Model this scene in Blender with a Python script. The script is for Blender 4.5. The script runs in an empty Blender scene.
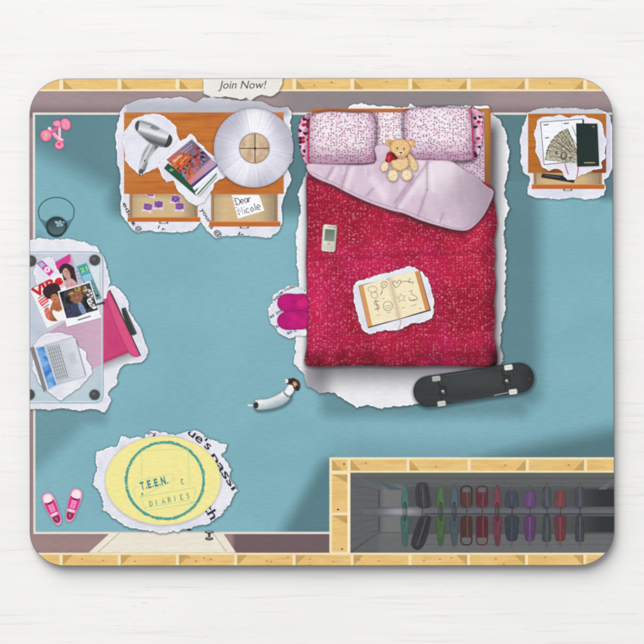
import bpy, math, random
from mathutils import Vector

# ---------------------------------------------------------------- units
S = 0.000403            # metres per photograph pixel, measured on the print
CX, CY = 321.5, 322.0   # pad centre in photograph pixels
PADH = 0.0042           # pad thickness
GAIN = 1.12             # display value of a white albedo under the lamps
ZP = PADH + 2e-5

sc = bpy.context.scene
col = sc.collection

def lin(c):
    c = c / 255.0
    return c / 12.92 if c <= 0.04045 else ((c + 0.055) / 1.055) ** 2.4
def rgb(c):
    return tuple(min(0.93, lin(v) / GAIN) for v in c) + (1.0,)

# ---------------------------------------------------------------- shader expressions
class V:
    """a shader value: overloads operators into Math nodes"""
    def __init__(s, nt, k): s.nt, s.k = nt, k
    def op(s, o, *a, clamp=False):
        n = s.nt.nodes.new('ShaderNodeMath'); n.operation = o; n.use_clamp = clamp
        for i, v in enumerate((s,) + a):
            if isinstance(v, V): s.nt.links.new(v.k, n.inputs[i])
            else: n.inputs[i].default_value = v
        return V(s.nt, n.outputs[0])
    def lift(s, o):
        if isinstance(o, V): return o
        n = s.nt.nodes.new('ShaderNodeValue'); n.outputs[0].default_value = o
        return V(s.nt, n.outputs[0])
    def __add__(s, o): return s.op('ADD', o)
    __radd__ = __add__
    def __mul__(s, o): return s.op('MULTIPLY', o)
    __rmul__ = __mul__
    def __sub__(s, o): return s.op('SUBTRACT', o)
    def __rsub__(s, o): return s.lift(o).op('SUBTRACT', s)
    def __truediv__(s, o): return s.op('DIVIDE', o)
    def abs(s): return s.op('ABSOLUTE')
    def max(s, o): return s.op('MAXIMUM', o)
    def min(s, o): return s.op('MINIMUM', o)
    def sin(s): return s.op('SINE')
    def sqrt(s): return s.op('SQRT')
    def mod(s, o): return s.op('FLOORED_MODULO', o)
    def sm(s, a, b, lo=0.0, hi=1.0):
        n = s.nt.nodes.new('ShaderNodeMapRange'); n.interpolation_type = 'SMOOTHSTEP'
        if a > b: a, b, lo, hi = b, a, hi, lo
        s.nt.links.new(s.k, n.inputs[0])
        for i, v in zip((1, 2, 3, 4), (a, b, lo, hi)): n.inputs[i].default_value = v
        return V(s.nt, n.outputs[0])

class Sh:
    def __init__(s, nt, ox, oy):
        s.nt = nt
        tc = nt.nodes.new('ShaderNodeTexCoord')
        sp = nt.nodes.new('ShaderNodeSeparateXYZ'); nt.links.new(tc.outputs['Object'], sp.inputs[0])
        s.X = V(nt, sp.outputs[0]) * (1 / S) + ox
        s.Y = V(nt, sp.outputs[1]) * (-1 / S) + oy
        s._E = None
    @property
    def E(s):
        if s._E is None:
            a = s.nt.nodes.new('ShaderNodeAttribute'); a.attribute_name = 'edge'
            s._E = V(s.nt, a.outputs['Fac'])
        return s._E
    def vec(s, a, b):
        n = s.nt.nodes.new('ShaderNodeCombineXYZ')
        for i, v in enumerate((a, b)):
            if isinstance(v, V): s.nt.links.new(v.k, n.inputs[i])
            else: n.inputs[i].default_value = v
        return n.outputs[0]
    def noise(s, px, sx=1.0, sy=1.0, det=2.0, x=None, y=None, off=0.0):
        n = s.nt.nodes.new('ShaderNodeTexNoise'); n.noise_dimensions = '2D'
        n.inputs['Scale'].default_value = 1.0; n.inputs['Detail'].default_value = det
        s.nt.links.new(s.vec((x or s.X) * (1 / (px * sx)) + off, (y or s.Y) * (1 / (px * sy))), n.inputs['Vector'])
        return V(s.nt, n.outputs[0])
    def vor(s, px, sx=1.0, sy=1.0, off=0.0, rnd=1.0, x=None, y=None):
        n = s.nt.nodes.new('ShaderNodeTexVoronoi'); n.voronoi_dimensions = '2D'
        n.inputs['Scale'].default_value = 1.0; n.inputs['Randomness'].default_value = rnd
        s.nt.links.new(s.vec((x or s.X) * (1 / (px * sx)) + off, (y or s.Y) * (1 / (px * sy))), n.inputs['Vector'])
        q = s.nt.nodes.new('ShaderNodeSeparateColor'); s.nt.links.new(n.outputs['Color'], q.inputs[0])
        return V(s.nt, n.outputs['Distance']), V(s.nt, q.outputs[0]), V(s.nt, q.outputs[1])
    def c(s, v):
        if isinstance(v, tuple):
            n = s.nt.nodes.new('ShaderNodeRGB'); n.outputs[0].default_value = rgb(v); return n.outputs[0]
        return v
    def mix(s, f, a, b):
        n = s.nt.nodes.new('ShaderNodeMix'); n.data_type = 'RGBA'
        if isinstance(f, V): s.nt.links.new(f.k, n.inputs[0])
        else: n.inputs[0].default_value = f
        for i, v in ((6, a), (7, b)):
            if isinstance(v, tuple): n.inputs[i].default_value = rgb(v)
            else: s.nt.links.new(v, n.inputs[i])
        return n.outputs[2]
    def mul(s, c, f):
        n = s.nt.nodes.new('ShaderNodeVectorMath'); n.operation = 'SCALE'
        s.nt.links.new(s.c(c), n.inputs[0])
        if isinstance(f, V): s.nt.links.new(f.k, n.inputs['Scale'])
        else: n.inputs['Scale'].default_value = f
        return n.outputs[0]
    def box(s, x0, y0, x1, y1, w, r=0.0):
        cx, cy, hx, hy = (x0 + x1) / 2, (y0 + y1) / 2, (x1 - x0) / 2 - r, (y1 - y0) / 2 - r
        dx = ((s.X - cx).abs() - hx).max(0.0); dy = ((s.Y - cy).abs() - hy).max(0.0)
        return ((dx * dx + dy * dy).sqrt() - r).sm(w / 2, -w / 2) if r else (dx * dx + dy * dy).sqrt().sm(w, 0)
    def ell(s, cx, cy, rx, ry, w):
        dx = (s.X - cx) * (1 / rx); dy = (s.Y - cy) * (1 / ry)
        return (dx * dx + dy * dy).sqrt().sm(1 + w, 1 - w)
    def line(s, x0, y0, x1, y1, w):
        """soft stripe of half width w along a segment"""
        dx, dy = x1 - x0, y1 - y0; L2 = dx * dx + dy * dy
        t = (((s.X - x0) * dx + (s.Y - y0) * dy) * (1 / L2)).max(0.0).min(1.0)
        ax = s.X - (t * dx + x0); ay = s.Y - (t * dy + y0)
        return (ax * ax + ay * ay).sqrt().sm(w, 0)
    def along(s, x0, y0, x1, y1):
        dx, dy = x1 - x0, y1 - y0; L2 = dx * dx + dy * dy
        return ((s.X - x0) * dx + (s.Y - y0) * dy) * (1 / L2)

_mats = {}
def mat(c, ox=CX, oy=CY, key=None, rough=0.7):
    k = key or (c if isinstance(c, tuple) else None)
    if k is not None and k in _mats: return _mats[k]
    m = bpy.data.materials.new('print_ink'); m.use_nodes = True
    nt = m.node_tree; b = nt.nodes['Principled BSDF']
    s = Sh(nt, ox, oy)
    out = s.c(c) if isinstance(c, tuple) else s.c(c(s))
    # woven top cloth of the pad: fine horizontally drawn mottling in every ink
    mott = s.noise(1.7, 5.0, 1.0, 3.0)
    fine = s.noise(0.9, 1.0, 1.0, 1.0)
    out = s.mul(out, mott * 0.20 + fine * 0.08 + 0.86)
    nt.links.new(out, b.inputs['Base Color'])
    b.inputs['Roughness'].default_value = rough
    b.inputs['Specular IOR Level'].default_value = 0.15
    bm = nt.nodes.new('ShaderNodeBump'); bm.inputs['Strength'].default_value = 0.25
    bm.inputs['Distance'].default_value = 0.00006
    nt.links.new((mott + fine * 0.6).k, bm.inputs['Height']); nt.links.new(bm.outputs[0], b.inputs['Normal'])
    if k is not None: _mats[k] = m
    return m

def halo_mat():
    if 'halo' in _mats: return _mats['halo']
    m = bpy.data.materials.new('print_drop_shadow'); m.use_nodes = True  # soft drop shadow drawn in the print, dark ink fading outwards
    nt = m.node_tree; b = nt.nodes['Principled BSDF']
    b.inputs['Base Color'].default_value = (0.02, 0.03, 0.04, 1); b.inputs['Roughness'].default_value = 0.9
    a = nt.nodes.new('ShaderNodeAttribute'); a.attribute_name = 'edge'
    nt.links.new(a.outputs['Fac'], b.inputs['Alpha'])
    _mats['halo'] = m
    return m

# ---------------------------------------------------------------- outlines
def catmull(P, n=6, closed=True):
    out = []; N = len(P)
    for i in range(N if closed else N - 1):
        if closed: p = [P[(i + k - 1) % N] for k in range(4)]
        else: p = [P[min(max(i + k - 1, 0), N - 1)] for k in range(4)]
        for j in range(n):
            t = j / n
            out.append(tuple(0.5 * ((2 * p[1][a]) + (-p[0][a] + p[2][a]) * t + (2 * p[0][a] - 5 * p[1][a] + 4 * p[2][a] - p[3][a]) * t * t
                       + (-p[0][a] + 3 * p[1][a] - 3 * p[2][a] + p[3][a]) * t ** 3) for a in (0, 1)))
    if not closed: out.append(tuple(P[-1]))
    return out
def resample(P, d):
    out = []; N = len(P)
    for i in range(N):
        a, b = P[i], P[(i + 1) % N]
        L = math.hypot(b[0] - a[0], b[1] - a[1]); k = max(1, int(round(L / d)))
        for j in range(k): out.append((a[0] + (b[0] - a[0]) * j / k, a[1] + (b[1] - a[1]) * j / k))
    return out
def area(P): return sum(P[i - 1][0] * P[i][1] - P[i][0] * P[i - 1][1] for i in range(len(P))) / 2
def normals(P, k=1):
    N = len(P); sg = 1 if area(P) > 0 else -1; o = []
    for i in range(N):
        a, b = P[(i - k) % N], P[(i + k) % N]
        x, y = (b[1] - a[1]) * sg, -(b[0] - a[0]) * sg; L = math.hypot(x, y) or 1
        o.append((x / L, y / L))
    return o
def jitter(N, seed, amp):
    R = random.Random(seed); o = [0.0] * N
    for per, am in ((12, 0.9), (5, 0.95), (2.2, 0.75)):
        k = max(3, int(N / per)); v = [R.uniform(-1, 1) for _ in range(k)]
        for i in range(N):
            f = i / N * k; a = int(f); t = f - a; t = t * t * (3 - 2 * t)
            o[i] += am * (v[a % k] * (1 - t) + v[(a + 1) % k] * t)
    return [amp * v for v in o]
def offs(P, d, k=1):
    n = normals(P, k); return [(p[0] + q[0] * (d[i] if isinstance(d, list) else d), p[1] + q[1] * (d[i] if isinstance(d, list) else d)) for i, (p, q) in enumerate(zip(P, n))]
def rect(x0, y0, x1, y1): return [(x0, y0), (x1, y0), (x1, y1), (x0, y1)]
def rrect(x0, y0, x1, y1, r, n=5):
    o = []
    for cx, cy, a in ((x1 - r, y0 + r, -90), (x1 - r, y1 - r, 0), (x0 + r, y1 - r, 90), (x0 + r, y0 + r, 180)):
        for i in range(n + 1):
            t = math.radians(a + 90 * i / n); o.append((cx + r * math.cos(t), cy + r * math.sin(t)))
    return o
def ell(cx, cy, rx, ry=None, n=28, rot=0):
    ry = ry or rx; o = []; c, s_ = math.cos(math.radians(rot)), math.sin(math.radians(rot))
    for i in range(n):
        t = 2 * math.pi * i / n; x, y = rx * math.cos(t), ry * math.sin(t)
        o.append((cx + x * c - y * s_, cy + x * s_ + y * c))
    return o
def xf(P, cx, cy, rot=0, k=1.0):
    c, s_ = math.cos(math.radians(rot)) * k, math.sin(math.radians(rot)) * k
    return [(cx + x * c - y * s_, cy + x * s_ + y * c) for x, y in P]
def quadmap(Q):
    """unit square -> quad (TL, TR, BR, BL)"""
    def f(u, v):
        return tuple((Q[0][a] * (1 - u) + Q[1][a] * u) * (1 - v) + (Q[3][a] * (1 - u) + Q[2][a] * u) * v for a in (0, 1))
    return f

# pad outline: slightly bowed quadrilateral with round corners
def pad_outline():
    TL, TR, BR, BL = (29.9, 79.2), (611.9, 78.2), (614.2, 565.0), (30.2, 565.4)
    o = []; Q = [TL, TR, BR, BL]; rad = [36, 37, 36, 34]
    for i in range(4):
        p, a, b = Vector(Q[i]), Vector(Q[i - 1]), Vector(Q[(i + 1) % 4]); r = rad[i]
        ua, ub = (a - p).normalized(), (b - p).normalized()
        c = p + ua * r + ub * r
        for j in range(13):
            t = math.pi / 2 * j / 12
            o.append(tuple(c - ub * r * math.cos(t) - ua * r * math.sin(t)))
    return o
PAD = pad_outline()
PADN = [(PAD[i], PAD[(i + 1) % len(PAD)]) for i in range(len(PAD))]
def side(e, p):
    (a, b) = e; return (b[0] - a[0]) * (p[1] - a[1]) - (b[1] - a[1]) * (p[0] - a[0])
def inside_pad(p): return all(side(e, p) >= -1e-4 for e in PADN)
def clip_poly(F, edges):
    """Sutherland-Hodgman of a face (x, y, attr) against half planes"""
    for e in edges:
        if not F: return F
        o = []
        for i in range(len(F)):
            p, q = F[i - 1], F[i]; a, b = side(e, p), side(e, q)
            if (a >= 0) != (b >= 0):
                t = a / (a - b); o.append(tuple(p[k] + (q[k] - p[k]) * t for k in range(3)))
            if b >= 0: o.append(q)
        F = o
    return F

# ---------------------------------------------------------------- objects
ROOT = bpy.data.objects.new('mouse_pad', None); col.objects.link(ROOT)
ROOT['label'] = 'rectangular mouse pad with rounded corners printed with a bedroom seen from above'
ROOT['category'] = 'mouse pad'
ROOT.empty_display_size = 0.02

_stack = []   # (x0, y0, x1, y1, ztop) of everything printed so far
def ztop(bb):
    z = ZP
    for b in _stack:
        if bb[0] < b[2] and bb[2] > b[0] and bb[1] < b[3] and bb[3] > b[1] and b[4] > z: z = b[4]
    return z

class Part:
    """one printed piece of the picture = one mesh of thin ink sheets"""
    def __init__(s, name, parent=None, label=None):
        s.name, s.parent, s.label = name, parent or ROOT, label
        s.v, s.f, s.mi, s.at, s.mats = [], [], [], [], []
    def _faces(s, faces, m, gap=6e-6):
        fs = []
        for F in faces:
            if not all(31 < p[0] < 611 and 116 < p[1] < 528 for p in F) and not all(inside_pad(p) for p in F):
                F = clip_poly(F, PADN)
            if len(F) >= 3: fs.append(F)
        if not fs: return s
        xs = [p[0] for F in fs for p in F]; ys = [p[1] for F in fs for p in F]
        bb = (min(xs), min(ys), max(xs), max(ys)); z = ztop(bb) + gap
        _stack.append(bb + (z,))
        if m not in s.mats: s.mats.append(m)
        k = s.mats.index(m)
        for F in fs:
            F = [p for i, p in enumerate(F) if abs(p[0] - F[i - 1][0]) + abs(p[1] - F[i - 1][1]) > 1e-5]
            if len(F) < 3: continue
            if area(F) > 0: F = F[::-1]
            b0 = len(s.v)
            for p in F:
                s.v.append(((p[0] - CX) * S, -(p[1] - CY) * S, z)); s.at.append(p[2])
            s.f.append(list(range(b0, b0 + len(F)))); s.mi.append(k)
        return s
    def poly(s, P, c, smooth=0, torn=None, inset=0, halo=None, seed=1, k=1, key=None):
        if smooth: P = catmull(P, smooth)
        if torn:
            P = resample(P, 0.8); k = 4
            R_ = jitter(len(P), seed + 500, .55); inner = offs(P, [-(inset or 1.7) - abs(q) * .9 for q in R_], k)
            P = offs(P, jitter(len(P), seed, torn), k); s.outline = P
        elif inset:
            inner = offs(P, -inset, k)
        if halo:
            w, al = halo[:2]; dx, dy = (halo[2], halo[3]) if len(halo) > 2 else (0, 0)
            Hp = P if torn or len(P) < 12 else resample(P, 1.6)
            H0 = [(x + dx, y + dy) for x, y in offs(Hp, -1.0, 2)]
            H1 = [(x + dx, y + dy) for x, y in offs(Hp, w, 9 if torn else 3 if len(Hp) > 60 else 2)]
            N = len(Hp)
            s._faces([[H0[i] + (al,), H0[(i + 1) % N] + (al,), H1[(i + 1) % N] + (0.,), H1[i] + (0.,)] for i in range(N)], halo_mat())
        m = mat(c, key=key) if not isinstance(c, bpy.types.Material) else c
        if torn or inset:
            N = len(P)
            fs = [[P[i] + (0.,), P[(i + 1) % N] + (0.,), inner[(i + 1) % N] + (1.,), inner[i] + (1.,)] for i in range(N)]
            fs.append([p + (1.,) for p in inner])
            return s._faces(fs, m)
        return s._faces([[tuple(p) + (1.,) for p in P]], m)
    def polys(s, L, c, key=None):
        return s._faces([[tuple(p) + (1.,) for p in P] for P in L], mat(c, key=key))
    def strokes(s, L, w, c, smooth=0, closed=False, key=None):
        fs = []
        for P in L:
            if smooth: P = catmull(P, smooth, closed)
            if closed: P = list(P) + [P[0]]
            N = len(P); A, B = [], []
            for i in range(N):
                if closed: a, b = P[(i - 1) if i > 0 else N - 2], P[(i + 1) if i < N - 1 else 1]
                else: a, b = P[max(i - 1, 0)], P[min(i + 1, N - 1)]
                x, y = b[1] - a[1], -(b[0] - a[0]); l = math.hypot(x, y) or 1; x, y = x / l * w / 2, y / l * w / 2
                A.append((P[i][0] + x, P[i][1] + y)); B.append((P[i][0] - x, P[i][1] - y))
            fs.append([[A[i] + (1.,), A[i + 1] + (1.,), B[i + 1] + (1.,), B[i] + (1.,)] for i in range(N - 1)])
        m = mat(c, key=key)
        for q in fs: s._faces(q, m, 2e-6)
        return s
    def text(s, t, x0, y0, x1, y1, cap, c, bold=0.0, shear=0.0, clip=False):
        """baseline from (x0,y0) to (x1,y1), capital height cap"""
        cu = bpy.data.curves.new('t', 'FONT'); cu.body = t; cu.offset = bold; cu.fill_mode = 'FRONT'; cu.resolution_u = 3
        ob = bpy.data.objects.new('t', cu); col.objects.link(ob)
        dg = bpy.context.evaluated_depsgraph_get(); dg.update()
        me = bpy.data.meshes.new_from_object(ob.evaluated_get(dg))
        vs = [v.co.copy() for v in me.vertices]; ps = [list(p.vertices) for p in me.polygons]
        bpy.data.objects.remove(ob); bpy.data.curves.remove(cu); bpy.data.meshes.remove(me)
        if not vs: return s
        a, b = min(v.x for v in vs), max(v.x for v in vs)
        L = math.hypot(x1 - x0, y1 - y0); kx = L / (b - a); ky = cap / 0.70
        ux, uy = (x1 - x0) / L, (y1 - y0) / L
        def f(v):
            X, Y = (v.x - a) * kx + shear * v.y * ky, v.y * ky
            return (x0 + ux * X + uy * Y, y0 + uy * X - ux * Y, 1.)
        fs = [[f(vs[i]) for i in p] for p in ps]
        if clip:   # the tear runs through the printed letters
            from mathutils.geometry import delaunay_2d_cdt
            inn = offs(s.outline, -.35, 4)
            vv = [Vector(q) for q in inn]; ff = [list(range(len(inn)))[::1 if area(inn) > 0 else -1]]
            for F in fs:
                G = F if area(F) > 0 else F[::-1]
                ff.append(list(range(len(vv), len(vv) + len(G)))); vv += [Vector(q[:2]) for q in G]
            ov, oe, of, a1, a2, of0 = delaunay_2d_cdt(vv, [], ff, 0, 1e-5)
            def pip(x, y, Q_):
                c_ = False
                for i in range(len(Q_)):
                    (ax, ay), (bx_, by) = Q_[i - 1][:2], Q_[i][:2]
                    if (ay > y) != (by > y) and x < (bx_ - ax) * (y - ay) / (by - ay) + ax: c_ = not c_
                return c_
            src, fs = fs, []
            for f_ in of:
                mx, my = sum(ov[i].x for i in f_) / len(f_), sum(ov[i].y for i in f_) / len(f_)
                if pip(mx, my, inn) and any(pip(mx, my, Q_) for Q_ in src): fs.append([(ov[i].x, ov[i].y, 1.) for i in f_])
        return s._faces(fs, mat(c), 3e-6) if fs else s
    def done(s):
        me = bpy.data.meshes.new(s.name); me.from_pydata(s.v, [], s.f)
        for m in s.mats: me.materials.append(m)
        for p, k in zip(me.polygons, s.mi): p.material_index = k
        a = me.attributes.new('edge', 'FLOAT', 'POINT')
        for i, v in enumerate(s.at): a.data[i].value = v
        o = bpy.data.objects.new(s.name, me); col.objects.link(o); o.parent = s.parent
        if s.label: o['label'] = s.label
        return o

# ---------------------------------------------------------------- table and pad body
def wood_table(s):
    warp = s.noise(90, 1.6, 1.0, 2.0) * 5
    y = s.Y + warp
    g1 = s.noise(4.6, 26, 1.0, 3.0, y=y)
    g2 = s.noise(1.5, 30, 1.0, 2.0, y=y, off=7.3)
    broad = s.noise(120, 2.0, 1.0, 2.0)
    crack = s.noise(1.7, 9, 0.85, 3.0, y=y, off=31.0).sm(0.70, 0.80) * s.noise(60, 2, 1, 2.0, off=3.3).sm(0.46, 0.64)
    line = g1.sm(0.58, 0.70) * s.noise(34, 3, 1, 2.0, off=11.0).sm(0.34, 0.66)
    c = s.mix(broad.sm(0.3, 0.7), (243, 242, 241), (240, 239, 238))
    c = s.mul(c, (g2 - 0.5) * 0.035 + 1.0)
    c = s.mix(line * 0.24, c, (208, 206, 206))
    rid = s.noise(9.0, 40, 1.0, 2.0, y=y, off=19.0).sm(.42, .58)
    c = s.mul(c, 1.0 - rid * .014)
    c = s.mix(crack * 0.42, c, (165, 158, 158))
    s.h = line * -1.0 + crack * -1.6 + g2 * 0.4
    return c
def table_mat():
    m = bpy.data.materials.new('whitewashed_wood'); m.use_nodes = True
    nt = m.node_tree; b = nt.nodes['Principled BSDF']; s = Sh(nt, CX, CY)
    nt.links.new(wood_table(s), b.inputs['Base Color'])
    b.inputs['Roughness'].default_value = 0.75; b.inputs['Specular IOR Level'].default_value = 0.12
    bm = nt.nodes.new('ShaderNodeBump'); bm.inputs['Strength'].default_value = 0.3; bm.inputs['Distance'].default_value = 0.0001
    nt.links.new(s.h.k, bm.inputs['Height']); nt.links.new(bm.outputs[0], b.inputs['Normal'])
    return m
me = bpy.data.meshes.new('table_top')
me.from_pydata([(-1.5, -1.5, 0), (1.5, -1.5, 0), (1.5, 1.5, 0), (-1.5, 1.5, 0)], [], [(0, 1, 2, 3)])
me.materials.append(table_mat())
tb = bpy.data.objects.new('table_top', me); col.objects.link(tb)
tb['kind'] = 'structure'; tb['label'] = 'white painted wooden surface with faint horizontal grain'

def pad_body():
    prof = [(0.0, 0.0002), (0.0, PADH - 0.0006), (-0.6, PADH - 0.00015), (-1.4, PADH)]
    rings = []; vs = []
    base = [(x, y) for x, y in PAD]
    for d, z in [(-0.3, 0.0001)] + prof:
        P = offs(base, d + 0.7); rings.append(len(vs)); vs += [((x - CX) * S, -(y - CY) * S, z) for x, y in P]
    N = len(base); fs = []
    for a, b in zip(rings, rings[1:]):
        for i in range(N): fs.append([a + i, b + i, b + (i + 1) % N, a + (i + 1) % N])
    fs.append([rings[-1] + i for i in range(N)][::-1]); fs.append([rings[0] + i for i in range(N)])
    me = bpy.data.meshes.new('rubber_base'); me.from_pydata(vs, [], fs)
    m = bpy.data.materials.new('pad_rubber'); m.use_nodes = True; nt = m.node_tree; b = nt.nodes['Principled BSDF']
    s = Sh(nt, CX, CY); nt.links.new(s.mix(s.noise(1.2), (96, 92, 96), (126, 120, 124)), b.inputs['Base Color'])
    b.inputs['Roughness'].default_value = 0.85
    me.materials.append(m); me.validate(); me.update()
    import bmesh
    bm = bmesh.new(); bm.from_mesh(me); bmesh.ops.recalc_face_normals(bm, faces=bm.faces); bm.to_mesh(me); bm.free()
    o = bpy.data.objects.new('rubber_base', me); col.objects.link(o); o.parent = ROOT
pad_body()

# ---------------------------------------------------------------- common inks
PAPER = (231, 231, 240)
def paper(s):
    c = s.mix(s.noise(26, 1, 1, 2.0).sm(0.3, 0.75), (231, 231, 239), (217, 217, 231))
    rim = s.mix(s.noise(2.0, 1, 1, 3.0).sm(.42, .66), (247, 247, 249), (208, 209, 216))
    return s.mix(s.E.sm(.15, 1.0), rim, c)
def wood_c(a, b, d, px=3.0):
    def f(s):
        g = s.noise(px, 14, 1, 3.0, off=a[0] * .13)
        k = s.noise(22, 2, 1, 2.0, off=b[1] * .1)
        return s.mix((g * 0.6 + k * 0.5).sm(0.35, 0.75), s.mix(g.sm(0.62, 0.7), a, d), b)
    return f
pine = wood_c((233, 198, 132), (224, 184, 114), (212, 168, 98), 2.0)
CREAM = (240, 224, 182)

# ---------------------------------------------------------------- room shell
def wall_c(s):
    c = s.mix(s.noise(40, 2, 1, 3).sm(0.3, 0.7), (160, 140, 143), (150, 131, 135))
    c = s.mix(s.Y.sm(101, 114) * s.Y.sm(120, 116), c, (128, 112, 115))
    c = s.mix(s.box(300, 86, 470, 112, 30), c, (140, 131, 134))
    c = s.mix(s.Y.sm(300, 500) * 0.7, c, (150, 122, 122))
    c = s.mix(s.Y.sm(534, 545) * s.Y.sm(553, 545) * 0.5, c, (165, 134, 130))
    return s.mix(s.box(236, 532, 330, 553, 6), c, (112, 92, 96))
Part('wall').poly(PAD, wall_c).done()
Part('baseboard').poly([(32.8, 112.6), (640, 112.6), (640, 534.0), (33.4, 534.0)], (226, 220, 212)).done()
def floor_c(s):
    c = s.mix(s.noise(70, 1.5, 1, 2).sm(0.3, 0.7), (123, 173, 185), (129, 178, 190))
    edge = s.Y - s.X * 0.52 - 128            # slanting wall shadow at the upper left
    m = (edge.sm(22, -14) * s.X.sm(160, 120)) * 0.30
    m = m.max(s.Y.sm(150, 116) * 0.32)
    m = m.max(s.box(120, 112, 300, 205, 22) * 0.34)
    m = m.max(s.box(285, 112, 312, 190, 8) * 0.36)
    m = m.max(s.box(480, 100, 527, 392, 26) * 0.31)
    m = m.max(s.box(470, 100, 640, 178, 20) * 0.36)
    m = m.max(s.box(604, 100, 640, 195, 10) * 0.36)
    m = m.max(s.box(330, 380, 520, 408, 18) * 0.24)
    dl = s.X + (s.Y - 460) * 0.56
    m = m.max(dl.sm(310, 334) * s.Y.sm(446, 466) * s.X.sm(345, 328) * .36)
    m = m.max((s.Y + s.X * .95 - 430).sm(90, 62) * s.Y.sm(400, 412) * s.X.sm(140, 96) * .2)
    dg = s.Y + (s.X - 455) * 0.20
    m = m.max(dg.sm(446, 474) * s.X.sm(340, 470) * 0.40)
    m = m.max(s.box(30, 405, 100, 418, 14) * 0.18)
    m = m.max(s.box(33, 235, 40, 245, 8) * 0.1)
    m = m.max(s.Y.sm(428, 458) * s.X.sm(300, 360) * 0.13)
    c = s.mul(c, 1.0 - m * 1.42)  # shadows of walls, dresser, bed and closet printed into the teal
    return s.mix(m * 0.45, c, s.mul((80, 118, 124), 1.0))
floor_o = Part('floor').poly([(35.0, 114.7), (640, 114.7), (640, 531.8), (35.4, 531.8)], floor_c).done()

def tri_c(s): return s.mix(s.noise(3, 3, 1), (205, 168, 104), (190, 150, 88))
def bay(p, x0, y0, x1, y1, tri):
    """one pine bay between two studs with the printed shade wedge"""
    p.poly(rect(x0, y0, x1, y1), pine, key='pine')
    h = y1 - y0
    if tri:
        lr, tb_ = tri
        xa = x0 if lr == 'L' else x1; xb = xa + (h * 0.95 if lr == 'L' else -h * 0.95)
        ya, yb = (y1, y0) if tb_ == 'B' else (y0, y1)
        p.poly([(xa, yb), (xa, ya), (xb, ya)], tri_c, key='pinetri')
    R = random.Random(int(x0 * 7 + y0))
    if x1 - x0 > 25:
        for _ in range(R.choice((1, 1, 2))):
            kx, ky = R.uniform(x0 + 12, x1 - 12), R.uniform(y0 + 2.5, y1 - 2.5)
            p.poly(ell(kx, ky, R.uniform(.7, 1.3), .7, 10), (168, 124, 78))
            p.strokes([[(kx - 6, ky + .8), (kx - 2, ky + 1.2), (kx + 4, ky + .9)]], .35, (205, 160, 95))
STUDS = [61, 119.2, 177.3, 235.6, 294, 352, 410, 468.4, 526.4, 584.8]
p = Part('wall_frame', label='pine wall framing along the top edge').poly(rect(20, 70, 640, 91.2), CREAM)
e = [20] + STUDS + [640]
for i in range(len(e) - 1):
    bay(p, e[i] + 2.2, 70, e[i + 1] - 1.6, 89.2, None)
    if i and e[i] < 430: p.poly([(e[i] + 2.2, 79.5), (e[i] + 2.2, 89.2), (e[i] + 11.5, 89.2)], tri_c, key='pinetri')
    if i < len(e) - 2 and e[i + 1] > 430: p.poly([(e[i + 1] - 1.6, 79.5), (e[i + 1] - 1.6, 89.2), (e[i + 1] - 11, 89.2)], tri_c, key='pinetri')
p.done()

# ---------------------------------------------------------------- closet
def closet_c(s):
    c = s.mix(s.noise(3, 20, 1, 2), (88, 91, 92), (100, 102, 103))
    c = s.mix(s.box(386, 490, 640, 533, 5) * 0.75, c, (76, 78, 80))
    c = s.mix(s.box(386, 490, 402, 532, 8) * 0.9, c, (118, 118, 118))
    c = s.mix(s.Y.sm(478, 476) * 0.6, c, (96, 102, 98))
    c = s.mix(s.X.sm(560, 606) * s.box(500, 490, 640, 531, 3) * 0.85, c, (40, 42, 46))
    c = s.mix(s.Y.sm(533, 535) * s.X.sm(375, 382) * 0.6, c, (108, 109, 110))
    return c
cl = Part('closet', label='dark closet with pine framed walls and a clothes rail').poly(rect(329.4, 457.3, 640, 580), CREAM)
for a, b in zip([332, 350.5, 409.5, 470.6, 528.8, 587], [347.3, 406.6, 467.6, 525.8, 584, 640]):
    bay(cl, a, 459.6, b, 470.6, ('L' if b < 470 else 'R', 'B'))
for a, b in ((474.3, 512.6), (515.3, 552)):
    cl.poly(rect(332, a, 347.6, b), pine, key='pine'); cl.poly([(332, a), (347.6, a), (347.6, a + 9)], tri_c, key='pinetri')
cl.poly(ell(338, 509.5, 1.3, .9, 10), (60, 48, 40)).poly(ell(342, 549, 1.3, .9, 10), (110, 80, 50)).poly(ell(344, 464, 1.1, .9, 10), (90, 68, 48))
cl.polys([rect(347.4, 473, 350.3, 553)], (246, 234, 200))
cl.poly(rect(350.3, 472.6, 640, 553.2), closet_c)
cl.polys([[(350.3, 553.2), (380, 532), (380, 531.2), (350.3, 551.5)], rect(380, 532.2, 640, 533.0)], (74, 76, 78))
cl.polys([rect(378, 489.6, 380.2, 532), rect(352, 478.0, 640, 478.7)], (78, 80, 82))
cl.polys([[(374, 478.6), (404, 489.8), (389, 489.8)]], (76, 96, 104))
cl.polys([[(351, 473), (352.5, 473), (380, 489.6), (378, 489.6)], [(598, 489.5), (606, 489.5), (613.5, 482), (613.5, 478.5)]], (104, 106, 106))
cl.strokes([[(352, y), (378, y + (505 - y) * .3)] for y in (484, 492, 500, 516, 524, 532, 540)], .5, (84, 86, 88))
cl.strokes([[(404, y), (640, y)] for y in (483.5, 486.8, 538.5, 544.5)], .4, (82, 84, 86))
closet = cl.done()
p = Part('wall_frame', label='pine wall framing along the bottom edge').poly(rect(20, 552.8, 640, 580), CREAM)
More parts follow.
